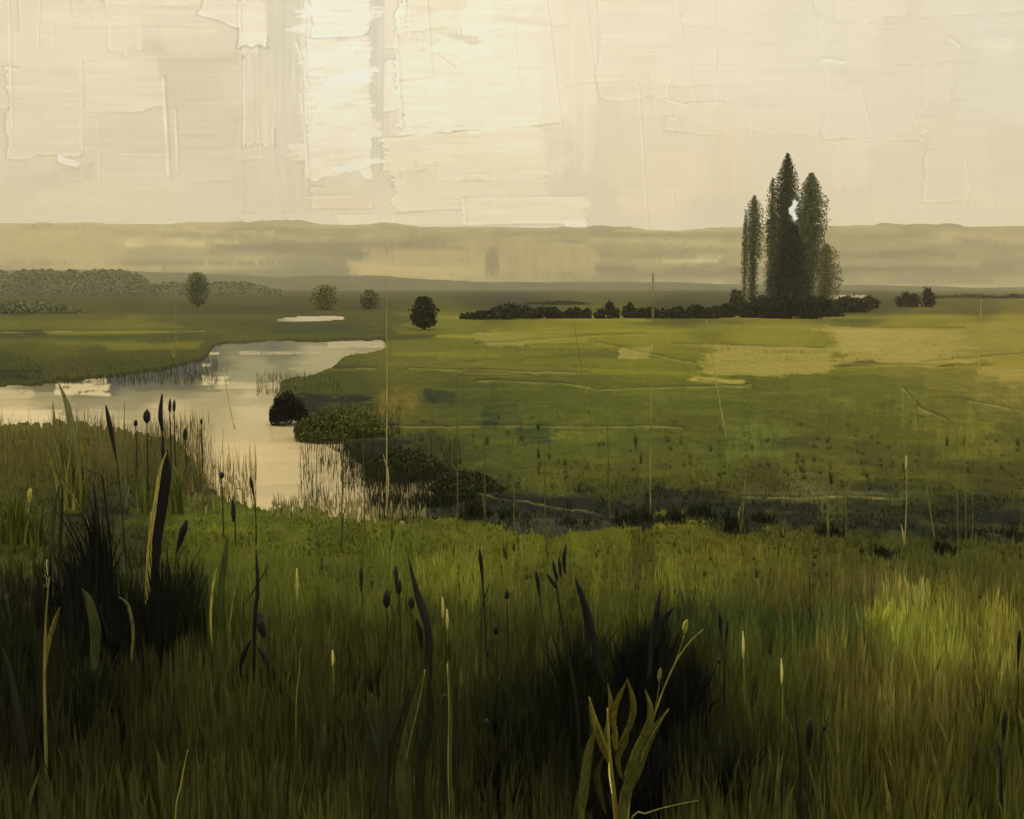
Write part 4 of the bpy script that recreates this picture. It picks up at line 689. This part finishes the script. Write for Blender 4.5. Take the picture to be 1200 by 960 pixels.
plant('seeded_stalk', (672, 830), 'tall grass with four drooping seed tips above the centre thicket', 'grass stalk', [('stem', 'stem', [(678,850),(668,780),(657,720),(650,672)], [4,3.5,3,1.5], (36,38,20), 0),
 ('seed_head', 'head', [(652,690),(646,680),(640,671)], [2,5,4,1], BK, 0),('seed_head', 'head', [(654,680),(650,668),(648,656)], [2,4,4,1], BK, 0),('seed_head', 'head', [(657,676),(656,664),(655,652)], [2,4,4,1], BK, 0),('seed_head', 'head', [(662,672),(661,656),(663,638)], [2,4,5,1], BK, 0),('leaf', 'leaf', [(690,780),(686,720),(678,690),(674,676)], [5,6,5,1], (26,28,16), 0)])
plant('seeded_stalk', (700, 830), 'black forked stalk with a bent leaf in the centre thicket', 'stalk', [('leaf', 'leaf', [(706,800),(698,760),(690,720),(680,686)], [6,9,7,1], (22,24,14), 0),('leaf', 'leaf', [(760,800),(764,750),(770,715),(774,690)], [5,8,8,1], (16,18,11), .1),('leaf', 'leaf', [(768,760),(776,730),(789,712)], [4,7,10,2], (13,14,10), 0)])
# the pale leafed plant in the centre front
LC = (112, 106, 44)
plant('broad_leaf_plant', (722, 990), 'pale yellow green leafy plant glowing before the black centre thicket', 'plant', [
 ('stem', 'stem', [(724,1000),(719,930),(714,880),(712,830)], [7,7,6,4,2], (138,124,54), -.2),
 ('leaf', 'leaf', [(682,985),(684,930),(690,880),(698,852)], [3,6,14,12,1], (86,84,38), -.25),('leaf', 'leaf', [(716,900),(704,868),(696,845),(690,816)], [3,10,12,8,1], LC, -.3),
 ('leaf', 'leaf', [(712,890),(711,860),(716,830),(712,800)], [3,7,8,1], (84,82,38), -.1),('leaf', 'leaf', [(722,880),(738,850),(742,825),(735,795)], [3,8,9,7,1], (98,94,42), -.35),('leaf', 'leaf', [(720,868),(720,835),(726,815),(735,797)], [3,7,7,1], LC, -.3),
 ('leaf', 'leaf', [(730,915),(745,880),(760,850),(762,830),(756,808)], [3,9,11,8,1], (100,98,46), -.25),('leaf', 'leaf', [(728,970),(744,905),(762,862),(784,830)], [4,12,18,14,1], (84,84,38), -.4),('leaf', 'leaf', [(728,912),(724,890),(732,872),(736,856)], [3,7,8,1], LC, -.4),
 ('leaf', 'leaf', [(710,955),(702,925),(700,905),(708,885)], [3,8,8,1], (64,64,30), -.3),('leaf', 'leaf', [(722,880),(720,862),(722,852)], [4,9,2], (150,140,62), -.42),
 ('midrib', 'stem', [(714,880),(714,905),(717,930)], [1.5,2.5,1], (176,158,84), -.5),('midrib', 'stem', [(716,890),(705,862),(698,840),(691,818)], [1,1.2,1], (160,150,78), -.42),('midrib', 'stem', [(730,968),(746,905),(764,862),(783,832)], [1,1.3,1], (140,134,70), -.55)])
plant('budded_stalk', (738, 960), 'long pale stalk arching right to a yellow flower bud', 'stalk', [('stem', 'stem', [(735,960),(760,860),(785,790),(806,755),(824,738)], [2.6,2.4,2,1.6,1], (128,124,58), -.2),('stem', 'stem', [(772,820),(790,780),(802,745)], [1.4,1.4,1.2], (116,112,54), -.1),
 ('flower', 'head', [(802,742),(803,733),(805,727)], [3,7,6,1.5], (190,178,88), -.1),('stem', 'stem', [(768,830),(772,806),(773,795)], [1.2,1.2,1], (116,112,54), -.2),('bud', 'head', [(772,798),(773,790),(774,783)], [2,5,4,1], (166,154,88), -.2)])
plant('bent_stalk', (742, 968), 'pale stalk lying out to the right at the bottom edge', 'stalk', [('stem', 'stem', [(738,975),(760,953),(790,944),(818,938)], [2.2,2,1.6,.8], (110,104,50), -.2)])
plant('bent_stalk', (206, 956), 'single pale yellow stalk slanting up in the lower left brown grass', 'stalk', [('stem', 'stem', [(205,970),(212,920),(220,878)], [1.6,2,.8], (138,132,62), 0)])
plant('bent_stalk', (1172, 886), 'black twig lying left from the foot of the right edge bulrush', 'stalk', [('stem', 'stem', [(1173,886),(1160,881),(1145,881)], [4,2,1], BK, 0)])
plant('rush_leaf', (936, 900), 'thin dark leaf left of the dark spindle headed rush', 'rush', [('leaf', 'leaf', [(938,910),(936,870),(930,820)], [3,5,1], (30,32,18), 0)])
for i, (x, y0, y1, lb) in enumerate([(519,722,700,'small yellow bud low beside the drooping dark leaf plant'),(524,735,714,'paler second bud right of the drooping dark leaf plant'),(348,700,666,'small pale bud on the plain green left of the slim brown rush'),(871,770,740,'small cream tick shaped bud right of the centre thicket'),(916,800,772,'pale tear shaped bud low under a long thin stem'),(390,778,762,'cream bud over the dark tuft with drooping crown')]):
    plant('budded_stalk', (x, y0 + 20), lb, 'stalk', [('stem', 'stem', [(x + 1, y0 + 24), (x, y0)], [1.2, 1.2], (120, 116, 60), 0), ('bud', 'head', [(x, y0 + 2), (x, (y0 + y1) / 2), (x - .5, y1)], [1.5, 3.6, 3, 1], (190, 180, 110), 0)], 'pale buds in the grass')
# dotted black stalk over the water
plant('seeded_stalk', (191, 600), 'speckled black stalk standing straight before the bright water', 'stalk', [('stem', 'stem', [(191,620),(191,540),(190,500)], [2,2.4,2], (26,28,18), 0),('seed_head', 'head', [(190,505),(188,485),(190,462)], [3,6,5,2], (22,24,16), 0),('seed_head', 'head', [(192,550),(191,530),(191,512)], [2,5,2], (22,24,16), 0)])
# long thin reed stems standing in the meadow: foot, top, label
LS = 'very thin tall reed stems standing in the meadow'
stems = [(453,600,453,318,(160,152,100),'tallest thin stem, rising from the bank corner past the far hills'),(536,622,534,428,(84,88,44),'thin stem at the ditch head reaching the lower meadow'),(569,612,565,474,(80,84,42),'thin stem right of the upright dark tuft at the ditch head'),
 (602,626,600,500,(82,86,44),'thin stem between ditch head and broad bulge'),(640,650,639,520,(78,82,40),'thin stem standing by the broad sedge bulge'),(762,604,764,404,(136,134,70),'tall thin stem crossing the meadow in the middle'),(716,612,712,470,(80,84,42),'shorter thin stem left of the tall middle one'),
 (703,562,655,482,(118,116,58),'stem leaning steeply left in the open meadow'),(690,484,672,374,(120,116,60),'leaning stem crossing the hedge foot'),(852,516,828,376,(156,148,92),'bright leaning stem below the poplars'),(868,624,880,470,(112,110,60),'stem leaning right at the right part of the ditch'),
 (874,628,866,560,(70,74,40),'short stem beside the one leaning right at the ditch'),(972,640,968,490,(110,108,58),'left stem of the spaced pair in the right meadow'),(992,636,988,480,(104,104,54),'right stem of the spaced pair in the right meadow'),(1060,640,1062,534,(146,140,92),'pale stem with a cream top on the right meadow'),
 (1125,742,1121,490,(100,100,50),'left stem of the tall close trio on the right'),(1131,748,1130,478,(96,98,48),'middle stem of the tall close trio on the right'),(1137,740,1140,500,(92,94,46),'right stem of the tall close trio on the right'),(1145,440,1150,350,(170,160,100),'pale stem standing in the stubble near the right edge'),
 (1097,640,1072,460,(110,108,56),'stem leaning left between the cream topped one and the trio'),(976,742,974,640,(60,62,30),'dark thin stem rising from the right foreground'),(916,776,917,640,(84,86,44),'thin stem above the tear shaped bud'),(950,722,949,664,(40,42,24),'short dark stem with a hooked tip on the right'),
 (876,740,878,660,(86,86,46),'twin thin stem just right of the two black bulrushes'),(400,640,404,450,(70,76,42),'dark stem on the river bank in front of the thicket'),(428,640,424,480,(76,82,44),'second stem on the river bank, right of the dark one'),(372,640,371,520,(90,92,52),'stem rising through the frayed water edge'),
 (275,500,262,432,(176,162,118),'straw coloured stem standing in the open water'),(204,420,206,360,(130,126,72),'short pale stem on the far left bank'),(347,820,352,760,(108,104,54),'pale curved stem in the middle left grass'),(148,600,146,470,(96,96,60),'thin grey stem beside the leaning bulrush')]
for i, (x0, y0, x1, y1, c, lb) in enumerate(stems):
    parts = [('stem', 'stem', [(x0, y0 + 3), ((x0 + x1) / 2 + random.uniform(-1.5, 1.5), (y0 + y1) / 2), (x1, y1)], [1.6, 1.3, .6], c, .1)]
    if i % 2 == 0: parts.append(('leaf', 'leaf', [(x0, y0), (x0 + random.choice([-1, 1]) * 2, y0 - (y0 - y1) * .15), (x0 + random.choice([-1, 1]) * 4, y0 - (y0 - y1) * .24)], [1.5, 2.4, .6], c, .1))
    if 'cream top' in lb: parts.append(('seed_head', 'head', [(1061, 550), (1062, 543), (1062, 534)], [1.5, 3, 3, 1.5], (186, 176, 130), .1))
    plant('tall_reed', (x0, y0), lb, 'reed stem', parts, LS)
# posts
def post(px, base, top, w, c, lb):
    x, y = ground(px, base); H = atY(px, top, y)[2]; k = w * y / F / 2; root = empty('wooden_post', (x, y, 0), lb, 'post')
    V, Fs = sweep([(x, y, -.1), (x, y, H * .96)], [k, k * .92], [k, k * .92], 4, 3); mesh('shaft', V, Fs, mat(c), root)
    V, Fs = sweep([(x, y, H * .96), (x, y, H)], [k * 1.1, k * .5], [k * 1.1, k * .5], 4, 2); mesh('cap', V, Fs, mat(c), root)
post(765, 374, 354, 3.5, (96, 92, 58), 'pale weathered post in front of the long dark hedge')
post(765, 346, 320, 2.4, (130, 122, 86), 'taller hazy post in the far field behind the hedge')
post(700, 373, 360, 2.5, (104, 98, 62), 'short pale post between shrubs of the long hedge')
